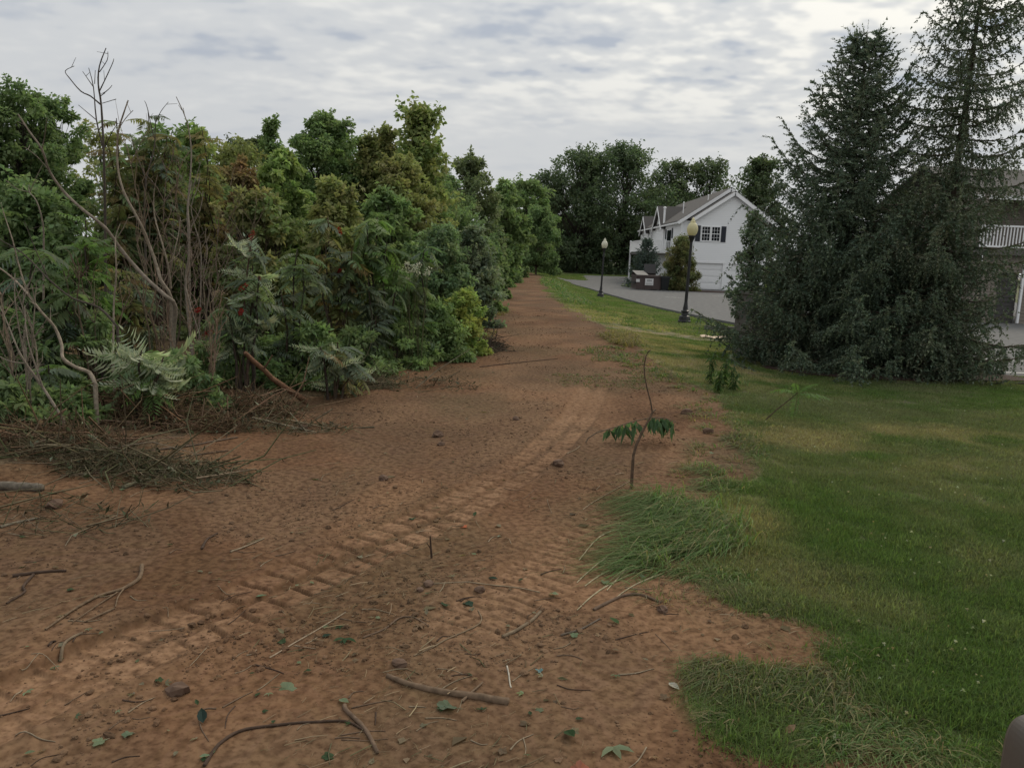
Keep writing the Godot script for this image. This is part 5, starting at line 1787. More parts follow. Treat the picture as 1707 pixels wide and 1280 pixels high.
func make_spruces() -> void:
	var b1 := under(1448.0, 40.0, 14.9)
	var cols := [Color(0.105, 0.142, 0.096), Color(0.122, 0.160, 0.108), Color(0.145, 0.176, 0.112), Color(0.096, 0.126, 0.090)]
	var cols2 := [Color(0.108, 0.138, 0.092), Color(0.128, 0.158, 0.104), Color(0.154, 0.164, 0.110)]
	spruce("full conical dark spruce with slender pointed leader", "spruce_tree", b1, at(1447.0, 58.0, 14.9).y - b1.y, 2.5, {"seed": 71, "cols": cols, "branches": 240, "expo": 0.70, "hang": 0.9, "thick": 1.15, "sag": -0.12, "ragged": 0.28, "pack": 1.0})
	var b2 := under(1622.0, -60.0, 14.2)
	spruce("tall ragged spruce with sparse drooping branches beside the lot", "spruce_tree", b2, at(1600.0, -90.0, 14.2).y - b2.y, 1.85, {"seed": 72, "cols": cols2, "branches": 118, "thick": 1.2, "expo": 0.42, "hang": 1.6, "hang_top": 1.3, "sag": -0.15, "top": 0.45, "ragged": 0.6, "pack": 1.0, "lean": Vector3(0.25, 0, 0)})
	var b3 := under(1500.0, 335.0, 16.2)
	spruce("lower spruce filling the gap between the two tall ones", "spruce_tree", b3, at(1500.0, 345.0, 16.2).y - b3.y, 2.0, {"seed": 73, "cols": cols, "branches": 85, "expo": 0.6, "hang": 1.1, "sag": -0.12, "ragged": 0.2})
	spruce("dense young spruce with low skirts in front of the tall ones", "spruce_tree", foot(1318.0, 15.0), 2.1, 1.05, {"seed": 74, "cols": cols2, "branches": 80, "expo": 0.45, "hang": 0.8, "sag": -0.05, "top": 0.7, "ragged": 0.2})
	spruce("low skirted spruce at the lot edge", "spruce_tree", foot(1560.0, 13.9), 1.9, 1.05, {"seed": 75, "cols": cols2, "branches": 70, "expo": 0.5, "hang": 1.2, "sag": -0.05, "top": 0.6, "ragged": 0.3})
	broadleaf("leafy_sapling", "small leafed dark sapling beside the spruce in front of the house", "", 1262.0, 17.0, 352.0, 56.0, {"low": 0.22, "clumps": 46, "per": 90, "leaf": 0.07, "cols": [Color(0.040, 0.055, 0.036), Color(0.055, 0.070, 0.044)], "form": "round", "clump_r": 0.40, "trunk": 0.03})
	# beside the house
	var ba := foot(1138.0, 62.2)
	broadleaf("arborvitae", "tall rounded arborvitae hedge tree in front of the garage corner", "", 1138.0, 62.2, 394.0, 52.0, {"low": 0.0, "clumps": 100, "per": 110, "leaf": 0.20, "wide": 0.35, "cols": [Color(0.060, 0.062, 0.028), Color(0.052, 0.066, 0.030), Color(0.080, 0.070, 0.032)], "form": "mound", "clump_r": 0.26, "trunk": 0.10, "flat": 1.2})
	var bs := under(1079.0, 398.0, 66.0)
	spruce("blue green young spruce behind the dumpster", "blue_spruce", bs, at(1079.0, 398.0, 66.0).y - bs.y, 1.7, {"seed": 76, "cols": [Color(0.115, 0.150, 0.125), Color(0.135, 0.170, 0.145), Color(0.100, 0.132, 0.108)], "branches": 80, "expo": 0.75, "hang": 0.5, "sag": 0.1, "ragged": 0.15, "thick": 2.2})

func make_edges() -> void:
	# long bent grass along the edge of the lawn: [centre px, py, spread m, along m, blades, length, lean direction, tone]
	var lush := [Color(0.120, 0.215, 0.065), Color(0.145, 0.240, 0.080), Color(0.095, 0.175, 0.055), Color(0.24, 0.29, 0.14), Color(0.33, 0.28, 0.15)]
	var dull := [Color(0.150, 0.195, 0.085), Color(0.115, 0.165, 0.070), Color(0.30, 0.25, 0.14), Color(0.19, 0.165, 0.09)]
	var dry := [Color(0.36, 0.28, 0.14), Color(0.28, 0.22, 0.11), Color(0.18, 0.18, 0.08)]
	var sets := [
		[[1160, 880], 0.48, 0.72, 4600, 0.50, Vector3(-0.9, 0, 0.35), lush, "lush bent grass clump hanging over the soil beside the sapling"],
		[[1075, 935], 0.20, 0.26, 700, 0.42, Vector3(-1.0, 0, 0.35), lush, "trailing tip of bent grass lying over the tread marks"],
		[[1200, 950], 0.30, 0.16, 700, 0.20, Vector3(-0.6, 0, 0.5), lush, "short bent grass fringe above the bare soil tongue"],
		[[1190, 800], 0.30, 0.45, 900, 0.26, Vector3(-0.9, 0, 0.2), lush, "dark bent grass beyond the lush clump"],
		[[1300, 1130], 0.36, 0.28, 1900, 0.20, Vector3(-0.7, 0, 0.6), dull, "matted dull grass clump around the lobed pale leaf"],
		[[1430, 1220], 0.34, 0.20, 1200, 0.16, Vector3(-0.5, 0, 0.5), lush, "short lush grass beside the matted clump"],
		[[1230, 1200], 0.22, 0.20, 700, 0.15, Vector3(-0.8, 0, 0.4), dull, "thin matted grass at the soil edge below the clump"],
		[[1250, 740], 0.22, 0.50, 700, 0.22, Vector3(-0.8, 0, 0.3), dull, "scruffy weedy grass below the cut sapling"],
		[[1210, 640], 0.35, 0.6, 700, 0.40, Vector3(-0.2, 0, 0.1), lush, "upright leafy weeds at the lawn edge"],
		[[1090, 625], 0.8, 1.3, 2200, 0.13, Vector3(-0.3, 0, 0.2), dull, "patch of trampled grass behind the broken sapling"],
		[[1035, 565], 0.45, 1.8, 1900, 0.50, Vector3(-0.15, 0, 0.1), dry, "tall dry straw coloured grass along the soil bank"],
		[[1010, 590], 0.6, 1.2, 1100, 0.20, Vector3(-0.3, 0, 0.1), dull, "green tufts on the soil bank before the straw grass"],
		[[955, 497], 0.6, 6.0, 2200, 0.60, Vector3(-0.1, 0, 0.1), lush, "tall green grass on the bank beside the farther lamp"],
		[[922, 474], 0.8, 10.0, 2000, 0.70, Vector3(-0.1, 0, 0.1), lush, "rank green grass along the far soil edge"],
		[[1000, 635], 0.8, 0.9, 1300, 0.10, Vector3(-0.3, 0, 0.2), dull, "sparse grass sprouting at the edge of the soil"],
		[[805, 560], 0.35, 1.2, 1000, 0.30, Vector3(0.2, 0, 0.2), dry, "dry grass tuft at the foot of the flowering vine"],
		[[825, 520], 0.4, 2.5, 1000, 0.45, Vector3(0.2, 0, 0.2), dry, "dry grass fringe along the thicket foot"],
		[[690, 605], 0.35, 0.8, 600, 0.14, Vector3(0.1, 0, 0.2), lush, "low green grass fringe under the dark hollow"],
	]
	for s in sets:
		rng.seed = int(s[0][0]) + 7 * int(s[0][1])
		var c := on_ground(s[0][0], s[0][1])
		var b := MB.new()
		var lean: Vector3 = s[5]
		for k in int(s[3]):
			var a := rng.randf() * TAU
			var q := sqrt(rng.randf())
			var x: float = c.x + cos(a) * q * s[1]
			var z: float = c.z + sin(a) * q * s[2]
			if q > 0.45 + 1.1 * nz.get_noise_2d(x * 160.0, z * 160.0) + 0.25:
				continue
			var p := Vector3(x, height(x, z) - 0.01, z) - c
			var e := rdir()
			e.y = 0.0
			var l: float = s[4] * rf(0.45, 1.15)
			var wdt := maxf(0.0042, 0.0009 * absf(z)) * rf(0.8, 1.3)
			var up := (Vector3.UP * rf(0.35, 0.9) + lean * rf(0.15, 0.95) + e * 0.5).normalized()
			var bend := (lean * rf(0.3, 1.2) + e * 0.5 + Vector3(0, -0.8, 0))
			b.long_blade(p, up, l, wdt, bend, any_of(s[6]))
		var o := obj("long_grass", b.mesh(), M.grass)
		o.position = c
		tag(o, s[7], "grass", "", "stuff")
	# ragged fringe of tufts and dead blades all along the edge of the lawn
	rng.seed = 5150
	var fr := MB.new()
	for k in 420:
		var d := 2.3 * pow(8.0, rng.randf())
		var x := edge_x(d) + rf(-0.42, 0.30) - 0.04
		if rng.randf() > 0.55 + 1.3 * nz.get_noise_2d(x * 120.0, d * 120.0):
			continue
		var hh := rf(0.05, 0.15) * (1.0 + 0.03 * d)
		var tone: Array = [lush, dull, dull, dry][rng.randi() % 4]
		for j in 22:
			var e := rdir()
			e.y = 0.0
			var xx := x + e.x * 0.07
			var zz := -d + e.z * 0.07
			fr.long_blade(Vector3(xx, height(xx, zz) - 0.006, zz), (Vector3.UP * rf(0.4, 1.0) + e * rf(0.2, 0.8) + Vector3(-0.25, 0, 0.1)).normalized(), hh * rf(0.6, 1.3), maxf(0.003, 0.0009 * d) * rf(0.7, 1.2), e * 0.7 + Vector3(-0.2, -0.7, 0.1), any_of(tone))
	var fo := obj("edge_grass", fr.mesh(), M.grass)
	tag(fo, "ragged tufts and dead blades along the lawn edge", "grass", "", "stuff")
	# straws that lie out of the lush clump
	for q in [[[1048, 905], [1000, 940], [962, 972]], [[1060, 925], [1010, 955], [975, 978]], [[1090, 915], [1045, 950], [1012, 985]], [[1070, 950], [1000, 985], [962, 1018]], [[1045, 880], [1000, 900], [965, 935]], [[1120, 950], [1060, 975], [1020, 1003]]]:
		stick("pale straw stalk trailing from the bent grass clump", q, 0.0055, 0.003, Color(0.52, 0.45, 0.29), "straw_stalk", [], "straw stalks under the bent grass")
	weeds()

func weeds() -> void:
	# the tall leafy weed at the lawn edge
	rng.seed = 909
	var spots := [[1183, 640, 0.50], [1205, 648, 0.42], [1222, 652, 0.34], [1195, 655, 0.36]]
	for k in spots.size():
		var s: Array = spots[k]
		var p := on_ground(s[0], s[1])
		var t := thing("leafy_weed", ["tallest upright weed with narrow hanging leaves", "upright weed beside the tallest one at the lawn edge", "bushy short weed nearest the spruces", "broad low weed in front of the upright weeds"][k], "weed", p)
		var b := MB.new()
		var w := MB.new()
		var H: float = s[2]
		for st in 3:
			var top := Vector3(rf(-0.08, 0.08), H * rf(0.75, 1.05), rf(-0.08, 0.08))
			w.tube(PackedVector3Array([Vector3(0, -0.02, 0), top * 0.5, top]), PackedFloat32Array([0.005, 0.004, 0.002]), 4, Color(0.07, 0.09, 0.03))
			for j in 26:
				var u := rf(0.1, 1.0)
				var e := rdir()
				b.leaf(top * u, (Vector3(e.x, -0.5, e.z)).normalized(), Vector3.UP, rf(0.07, 0.12), 0.022, jit(Color(0.065, 0.115, 0.036), 0.25))
		obj("stems", w.mesh(), M.wood, t)
		obj("leaves", b.mesh(), M.leaf, t)

func make_heaps() -> void:
	# tangled cut brush: [px, py, half width m, half depth m, height m, twigs, tone, label]
	var brown := [Color(0.24, 0.145, 0.085), Color(0.19, 0.115, 0.070), Color(0.31, 0.205, 0.130), Color(0.15, 0.10, 0.06), Color(0.16, 0.13, 0.06)]
	var mixed := [Color(0.19, 0.15, 0.09), Color(0.11, 0.12, 0.055), Color(0.25, 0.20, 0.13)]
	var heaps := [
		[[275, 702], 0.75, 0.42, 0.22, 1900, brown, "tangled heap of cut brown brush beside the pale fronds"],
		[[415, 684], 0.50, 0.42, 0.20, 1400, brown, "heap of cut twigs at the foot of the leaning log"],
		[[70, 732], 0.80, 0.30, 0.12, 1100, brown, "matted brush and torn leaves at the thicket end"],
		[[190, 775], 0.80, 0.22, 0.10, 900, mixed, "thin band of torn twigs along the soil edge"],
		[[795, 580], 0.55, 0.8, 0.28, 900, [Color(0.10, 0.075, 0.05), Color(0.075, 0.06, 0.045)], "small dark brush heap where the path narrows"],
		[[60, 860], 0.75, 0.32, 0.03, 130, mixed, "scattered torn twigs and leaves before the cut log"],
		[[260, 800], 0.70, 0.22, 0.04, 300, mixed, "torn grass and twig band on the soil before the brush"],
		[[480, 715], 0.60, 0.30, 0.04, 260, mixed, "trampled twig litter at the foot of the heap"],
		[[690, 640], 0.9, 0.5, 0.03, 200, mixed, "twig litter on the soil before the dark hollow"],
		[[570, 640], 0.7, 0.4, 0.16, 800, mixed, "torn twigs under the wilted sumac"],
	]
	for h in heaps:
		rng.seed = int(h[0][0]) * 3 + 5
		var c := on_ground(h[0][0], h[0][1])
		var b := MB.new()
		for k in int(h[4]):
			var a := rng.randf() * TAU
			var q := sqrt(rng.randf())
			var x: float = c.x + cos(a) * q * h[1]
			var z: float = c.z + sin(a) * q * h[2]
			var y: float = height(x, z) + h[3] * (1.0 - q * q) * rng.randf() * clampf(0.7 + 1.5 * nz.get_noise_2d(x * 120.0, z * 120.0), 0.1, 1.5) + 0.01
			var p := Vector3(x, y, z) - c
			var d := rdir()
			d.y *= 0.45
			d = d.normalized()
			var l := rf(0.08, 0.36) if k % 23 else rf(0.4, 0.9)
			var m := p + d * l * 0.5 + rdir() * l * 0.12
			var r := rf(0.0014, 0.0036) if k % 23 else rf(0.005, 0.010)
			var col := any_of(h[5])
			b.tube(PackedVector3Array([p - d * l * 0.4, m, p + d * l + rdir() * l * 0.15]), PackedFloat32Array([r, r * 0.8, r * 0.4]), 3, col)
			if k % 2 == 0:
				b.leaf(m, rdir(), rdir(), rf(0.03, 0.08), rf(0.012, 0.03), any_of([Color(0.11, 0.10, 0.05), Color(0.07, 0.085, 0.035), Color(0.16, 0.11, 0.06), Color(0.20, 0.22, 0.14)]))
		var o := obj("brush_heap", b.mesh(), M.wood)
		o.position = c
		tag(o, h[6], "brush heap", "", "stuff")
	# larger branches lying in the heaps
	stick("long pale cut branch in the brush at the soil edge", [[130, 785], [180, 765], [250, 752], [330, 742], [395, 730]], 0.012, 0.006, Color(0.19, 0.14, 0.10), "cut_branch")
	stick("straight brown cut branch along the brush", [[100, 795], [200, 785], [290, 765], [380, 752]], 0.010, 0.005, Color(0.17, 0.12, 0.08), "cut_branch")
	stick("thick pale cut log at the thicket end", [[-40, 815], [10, 816], [45, 817], [70, 819]], 0.034, 0.030, Color(0.21, 0.18, 0.14), "cut_log")
	stick("mossy short branch in the torn grass band", [[205, 815], [225, 808], [250, 800]], 0.018, 0.012, Color(0.20, 0.19, 0.12), "cut_branch")
	stick("broken pale stick beside the cut log", [[0, 880], [30, 872], [62, 865]], 0.010, 0.006, Color(0.26, 0.22, 0.16), "cut_branch")
	# the reddish log that leans out of the sumac onto the soil
	rng.seed = 61
	var g0 := on_ground(509, 673)
	var t := thing("leaning_log", "reddish bare trunk leaning out of the sumac onto soil", "log", g0)
	var top := at(408, 588, 7.9) - g0
	var pts := bend_line(Vector3(0, 0.03, 0), top, 8, 0.03, 0.012)
	var lb := MB.new()
	lb.tube(pts, taper(8, 0.034, 0.022), 8, Color(0.26, 0.145, 0.085), 0.08)
	obj("trunk", lb.mesh(), M.wood, t)
	var sb := MB.new()
	sb.tube(PackedVector3Array([pts[5], pts[5] + Vector3(0.12, 0.16, 0.1)]), PackedFloat32Array([0.012, 0.007]), 5, Color(0.22, 0.14, 0.09))
	obj("branch_stub", sb.mesh(), M.wood, t)

func make_saplings() -> void:
	rng.seed = 331
	var g0 := on_ground(1053, 813)
	var D := -g0.z
	var t := thing("broken_sapling", "thin broken sapling standing alone on the bare soil", "sapling", g0)
	var low := PackedVector3Array()
	for q in [[1053, 818, 0.0], [1054, 790, 0.0], [1056, 760, 0.02], [1061, 742, 0.04], [1070, 722, 0.07], [1079, 705, 0.10], [1089, 686, 0.13]]:
		low.append(at(q[0], q[1], D + q[2]) - g0)
	var hi := PackedVector3Array()
	for q in [[1088, 690, 0.13], [1085, 670, 0.14], [1079, 648, 0.15], [1075, 628, 0.15], [1074, 610, 0.14], [1077, 594, 0.13], [1081, 586, 0.12]]:
		hi.append(at(q[0], q[1], D + q[2]) - g0)
	var b := MB.new()
	b.tube(low, taper(7, 0.0125, 0.0085), 7, Color(0.155, 0.105, 0.07), 0.06)
	obj("trunk", b.mesh(), M.wood, t)
	b = MB.new()
	b.tube(hi, taper(7, 0.0065, 0.0038), 6, Color(0.145, 0.10, 0.07), 0.06)
	b.tube(PackedVector3Array([hi[6], hi[6] + Vector3(0.018, 0.012, 0)]), PackedFloat32Array([0.005, 0.003]), 4, Color(0.145, 0.10, 0.07))
	obj("leader", b.mesh(), M.wood, t)
	b = MB.new()
	b.tube(PackedVector3Array([low[6], low[6] + Vector3(0.02, 0.02, 0.01)]), PackedFloat32Array([0.007, 0.004]), 5, Color(0.30, 0.22, 0.15))
	obj("snapped_stub", b.mesh(), M.wood, t)
	# its wilted side branch on the soil
	var w0 := on_ground(974, 742)
	var tw := thing("wilted_branch", "cut branch with wilted dark green leaves behind the broken sapling", "branch", w0)
	var pts := PackedVector3Array()
	var Dw := -w0.z
	for q in [[974, 744], [980, 731], [995, 721], [1020, 714], [1050, 704], [1085, 696], [1110, 697], [1128, 704]]:
		pts.append(at(q[0], q[1], Dw + 0.1) - w0)
	b = MB.new()
	b.tube(pts, taper(8, 0.007, 0.003), 6, Color(0.22, 0.17, 0.12))
	obj("stem", b.mesh(), M.wood, tw)
	for k in 56:
		var u := rf(2.6, 6.98)
		var p := pts[int(u)].lerp(pts[int(u) + 1], u - int(u))
		var lb := MB.new()
		var l := rf(0.13, 0.24)
		var gy := height(p.x + w0.x, p.z + w0.z) - w0.y
		l = minf(l, maxf(0.07, (p.y - gy) * 1.05))
		lb.leaf(Vector3.ZERO, Vector3(rf(-0.6, 0.9), -1.0, rf(-0.7, 0.9)).normalized(), Vector3(rf(-1.0, 1.0), 0.4, 1).normalized(), l * rf(0.7, 1.2), rf(0.030, 0.048), jit(Color(0.095, 0.160, 0.075), 0.35))
		var m := obj("leaf", lb.mesh(), M.leaf, tw)
		m.position = p + Vector3(rf(-0.02, 0.02), 0, rf(-0.05, 0.05))
	# the cut sapling with drooping leaves at the lawn edge
	var c0 := on_ground(1272, 702)
	var tc := thing("cut_sapling", "slanting cut sapling with drooping green fronds at the lawn edge", "sapling", c0)
	var Dc := -c0.z
	b = MB.new()
	var st := PackedVector3Array()
	for q in [[1272, 704], [1295, 683], [1318, 665], [1330, 655]]:
		st.append(at(q[0], q[1], Dc) - c0)
	b.tube(st, taper(4, 0.008, 0.005), 6, Color(0.13, 0.10, 0.06))
	obj("stem", b.mesh(), M.wood, tc)
	for q in [[1.0, 0.25, 0.2, 1.1], [-0.8, 0.5, 0.0, 0.9], [0.9, 0.1, -0.3, 1.0], [0.05, -1.0, 0.2, 0.9], [-0.2, 0.8, 0.3, 0.7], [0.4, 0.7, 0.0, 0.7]]:
		var f := obj("frond", fronds.fresh[1 + rng.randi() % 2], M.frond, tc)
		f.transform = frond_pose(st[3], Vector3(q[0], q[1], q[2]), 0.62 * q[3], 0.0)

func make_litter() -> void:
	var br := Color(0.21, 0.145, 0.095)
	var pale := Color(0.36, 0.28, 0.19)
	var dk := Color(0.105, 0.070, 0.048)
	rng.seed = 21
	stick("thick weathered branch with one side twig lying on soil", [[645, 1128], [690, 1145], [740, 1156], [790, 1163], [848, 1173]], 0.010, 0.017, Color(0.23, 0.16, 0.105), "fallen_branch", [[[[770, 1172], [788, 1155], [805, 1140]], 0.006]])
	stick("short bent brown stick pointing at the thick branch", [[574, 1178], [577, 1186], [600, 1208], [615, 1228], [629, 1257]], 0.009, 0.007, br)
	stick("long thin dark twig curving along the soil", [[340, 1278], [365, 1242], [400, 1220], [450, 1212], [520, 1205], [575, 1204], [605, 1218]], 0.0065, 0.004, dk)
	stick("long straight pale straw on the bare soil", [[449, 1097], [490, 1073], [530, 1050], [576, 1021]], 0.0035, 0.003, Color(0.46, 0.36, 0.25))
	stick("pale straight reed lying across the tread marks", [[715, 975], [800, 975], [850, 979], [900, 988]], 0.004, 0.003, Color(0.40, 0.31, 0.20))
	stick("stout pale stick near the bent grass tip", [[838, 1063], [862, 1052], [885, 1037], [901, 1021]], 0.009, 0.007, Color(0.27, 0.20, 0.13))
	stick("arched brown stick below the bent grass", [[990, 1018], [1015, 1005], [1040, 994], [1070, 993], [1102, 1006]], 0.009, 0.006, Color(0.20, 0.14, 0.095))
	stick("short grey twig beside the arched stick", [[935, 1060], [960, 1053], [982, 1043], [1001, 1032]], 0.006, 0.004, Color(0.20, 0.16, 0.12))
	stick("torn root with fine rootlets half buried in soil", [[236, 944], [232, 965], [205, 983], [165, 995], [120, 1020], [75, 1051]], 0.011, 0.004, Color(0.23, 0.16, 0.10), "torn_root", [[[[205, 985], [196, 998], [192, 1014]], 0.005], [[[195, 990], [165, 1010], [120, 1040]], 0.004], [[[190, 1017], [165, 1028], [140, 1039]], 0.005]])
	stick("dark root lying flat at the path side", [[20, 962], [55, 957], [110, 953]], 0.010, 0.006, dk, "torn_root", [[[[55, 960], [38, 980], [40, 990], [10, 1008]], 0.008]])
	stick("thin looped rootlet beside the dark stalk cluster", [[605, 1064], [640, 1050], [665, 1032], [690, 1030], [715, 1045]], 0.005, 0.003, br)
	stick("thin crooked twig running beside the rootlet", [[690, 1094], [722, 1080], [745, 1066], [800, 1040], [797, 1018]], 0.004, 0.003, Color(0.30, 0.22, 0.14))
	stick("short dark stick left of the tread marks", [[336, 916], [345, 900], [362, 890]], 0.008, 0.005, dk)
	stick("pale stick left of the tread marks", [[384, 921], [410, 912], [440, 898]], 0.006, 0.004, pale)
	stick("forked dark twig stuck in the soil", [[82, 1094], [86, 1072], [92, 1070]], 0.007, 0.004, dk)
	stick("pale short stick beside the torn root", [[100, 1104], [112, 1090], [138, 1077]], 0.007, 0.005, Color(0.27, 0.20, 0.13))
	stick("bone white curved twig near the thick branch", [[845, 1111], [848, 1124], [850, 1140], [852, 1147]], 0.004, 0.003, Color(0.60, 0.55, 0.45))
	stick("long dark drag line twig across the middle of the path", [[800, 612], [860, 606], [930, 598]], 0.008, 0.005, dk)
	stick("brown stick beside the broken sapling", [[945, 757], [960, 750], [967, 744]], 0.006, 0.005, Color(0.30, 0.22, 0.14))
	stick("light stick lying before the broken sapling", [[972, 850], [1000, 832], [1050, 802]], 0.004, 0.003, Color(0.33, 0.25, 0.16))
	# upright stub
	var s0 := on_ground(720, 930)
	var stub := thing("twig_stub", "short dark twig stub standing upright in the soil", "twig", s0)
	var b := MB.new()
	b.tube(PackedVector3Array([Vector3(0, -0.02, 0), Vector3(-0.008, 0.06, 0), Vector3(-0.012, 0.13, 0.01)]), PackedFloat32Array([0.007, 0.006, 0.004]), 5, dk)
	obj("stem", b.mesh(), M.wood, stub)
	b = MB.new()
	b.tube(PackedVector3Array([Vector3(-0.006, 0.05, 0), Vector3(-0.03, 0.09, 0.01)]), PackedFloat32Array([0.004, 0.002]), 4, dk)
	obj("side_twig", b.mesh(), M.wood, stub)
	# single leaves, each its own thing: [px, py, size m, shape, tone]
	var gr := Color(0.060, 0.098, 0.045)
	var pg := Color(0.23, 0.29, 0.17)
	var tan_ := Color(0.30, 0.20, 0.12)
	var singles := [
		[773, 881, 0.075, 1, Color(0.62, 0.19, 0.09), "bright orange red leaf on the soil beside the tread marks"],
		[956, 1276, 0.09, 1, Color(0.40, 0.16, 0.10), "faded pinkish red leaf on the soil"],
		[338, 1208, 0.085, 0, Color(0.030, 0.055, 0.045), "dark blue green oval leaf standing on the soil"],
		[152, 1243, 0.06, 1, pg, "pale green lobed leaf beside the tread marks"],
		[465, 1148, 0.085, 1, pg, "pale green lobed leaf with a long stalk"],
		[565, 1168, 0.07, 0, pg, "pale green oval leaf above the bent stick"],
		[762, 1184, 0.10, 1, Color(0.15, 0.19, 0.12), "grey green lobed leaf below the thick branch"],
		[1203, 1180, 0.10, 1, Color(0.33, 0.36, 0.19), "pale yellow green lobed leaf on the matted grass"],
		[1022, 1247, 0.12, 2, Color(0.22, 0.27, 0.17), "torn pale leaf cluster on the soil near the grass clump"],
		[943, 1220, 0.10, 0, Color(0.045, 0.085, 0.035), "long folded green leaf on the soil"],
		[1115, 1140, 0.08, 0, Color(0.50, 0.50, 0.42), "whitish underside leaf at the edge of the matted grass"],
		[1007, 975, 0.09, 2, Color(0.20, 0.27, 0.14), "green torn leaf under the straw stalks"],
		[920, 990, 0.07, 1, pg, "pale leaf beside the bent grass tip"],
		[1032, 1042, 0.08, 0, Color(0.075, 0.13, 0.05), "green leaf lying under the arched stick"],
		[960, 1057, 0.06, 1, Color(0.17, 0.24, 0.13), "small lobed leaf on the grey twig"],
		[575, 1066, 0.10, 2, Color(0.055, 0.10, 0.045), "dark green leaf sprig near the straight straw"],
		[536, 1064, 0.06, 0, Color(0.035, 0.065, 0.040), "dark oval leaf near the straight straw"],
		[782, 1012, 0.075, 1, Color(0.035, 0.070, 0.045), "dark green crumpled leaf near the reed"],
		[748, 1010, 0.06, 1, Color(0.05, 0.085, 0.04), "dark green leaf beside the crumpled one"],
		[830, 967, 0.07, 0, Color(0.035, 0.068, 0.045), "dark leaf above the reed"],
		[426, 1001, 0.07, 0, Color(0.19, 0.26, 0.16), "pale leaf lying in the tread marks"],
		[310, 1058, 0.035, 0, Color(0.55, 0.33, 0.16), "small tan leaf in the tread marks"],
		[683, 874, 0.06, 1, Color(0.05, 0.10, 0.05), "green leaf pressed into the tread marks"],
		[790, 862, 0.06, 0, gr, "green leaf beside the orange red one"],
		[835, 894, 0.05, 0, Color(0.28, 0.33, 0.24), "pale oval leaf on bare soil past the orange red one"],
		[1310, 1225, 0.07, 0, tan_, "curled tan leaf in the grass"],
		[1405, 1228, 0.09, 0, Color(0.50, 0.48, 0.34), "curled cream leaf strip in the grass"],
		[905, 1130, 0.05, 2, Color(0.28, 0.26, 0.18), "torn pale sprig near the thick branch"],
	]
	for q in singles:
		rng.seed = int(q[0]) * 13 + int(q[1])
		put_leaf(q[0], q[1], q[2] * 0.78, q[3], q[4], q[5], "")
	var chip := on_ground(903, 1123)
	var ch := obj("glass_chip", leaf_mesh(1, Color(0.20, 0.33, 0.33)), M.leaf)
	tag(ch, "small pale blue scrap on the soil", "scrap")
	ch.transform = Transform3D(Basis(Vector3.UP, 1.0).scaled(Vector3(0.035, 0.06, 0.03)), chip + Vector3(-0.02, 0.008, 0))
	rng.seed = 77
	var tones := [gr, Color(0.055, 0.09, 0.04), Color(0.14, 0.18, 0.10), pg, tan_, Color(0.17, 0.12, 0.075), Color(0.25, 0.22, 0.14)]
	var n := 0
	while n < 140:
		var px := rf(20.0, 1260.0)
		var py := rf(640.0, 1270.0)
		if rng.randf() > (py - 560.0) / 600.0:
			continue
		var p := on_ground(px, py)
		if lawn_at(p.x, p.z) > 0.3 or p.x < -3.0:
			continue
		put_leaf(px, py, rf(0.018, 0.042), rng.randi() % 3, jit(tones[rng.randi() % 7], 0.2), "small torn leaf scrap lying on the bare soil", "torn leaf scraps on the soil")
		n += 1
	n = 0
	while n < 120:
		var px := rf(0.0, 1260.0)
		var py := rf(600.0, 1270.0)
		if rng.randf() > (py - 500.0) / 600.0:
			continue
		var p := on_ground(px, py)
		if lawn_at(p.x, p.z) > 0.3:
			continue
		var l := rf(25.0, 80.0) * (0.3 + 0.7 * (py - 560.0) / 700.0)
		var a := rf(-0.9, 0.35) if rng.randf() < 0.8 else rng.randf() * PI
		stick("small loose twig lying on the bare soil", [[px - cos(a) * l * 0.5, py - sin(a) * l * 0.35], [px + rf(-5, 5), py + rf(-4, 4)], [px + cos(a) * l * 0.5, py + sin(a) * l * 0.35]], rf(0.0018, 0.0042), 0.0015, [br, dk, pale, Color(0.30, 0.23, 0.15)][rng.randi() % 4], "loose_twig", [], "loose twigs on the soil")
		n += 1

func put_leaf(px: float, py: float, size: float, kind: int, col: Color, label: String, group: String) -> void:
	var p := on_ground(px, py)
	var o := obj("fallen_leaf", leaf_mesh(kind, col), M.leaf)
	tag(o, label, "leaf", group)
	var b := Basis(Vector3.UP, rng.randf() * TAU).rotated(Vector3(rf(-1, 1), 0, rf(-1, 1)).normalized(), rf(0.0, 0.35))
	o.transform = Transform3D(b.scaled(Vector3(size, size, size)), p + Vector3(0, 0.006, 0))

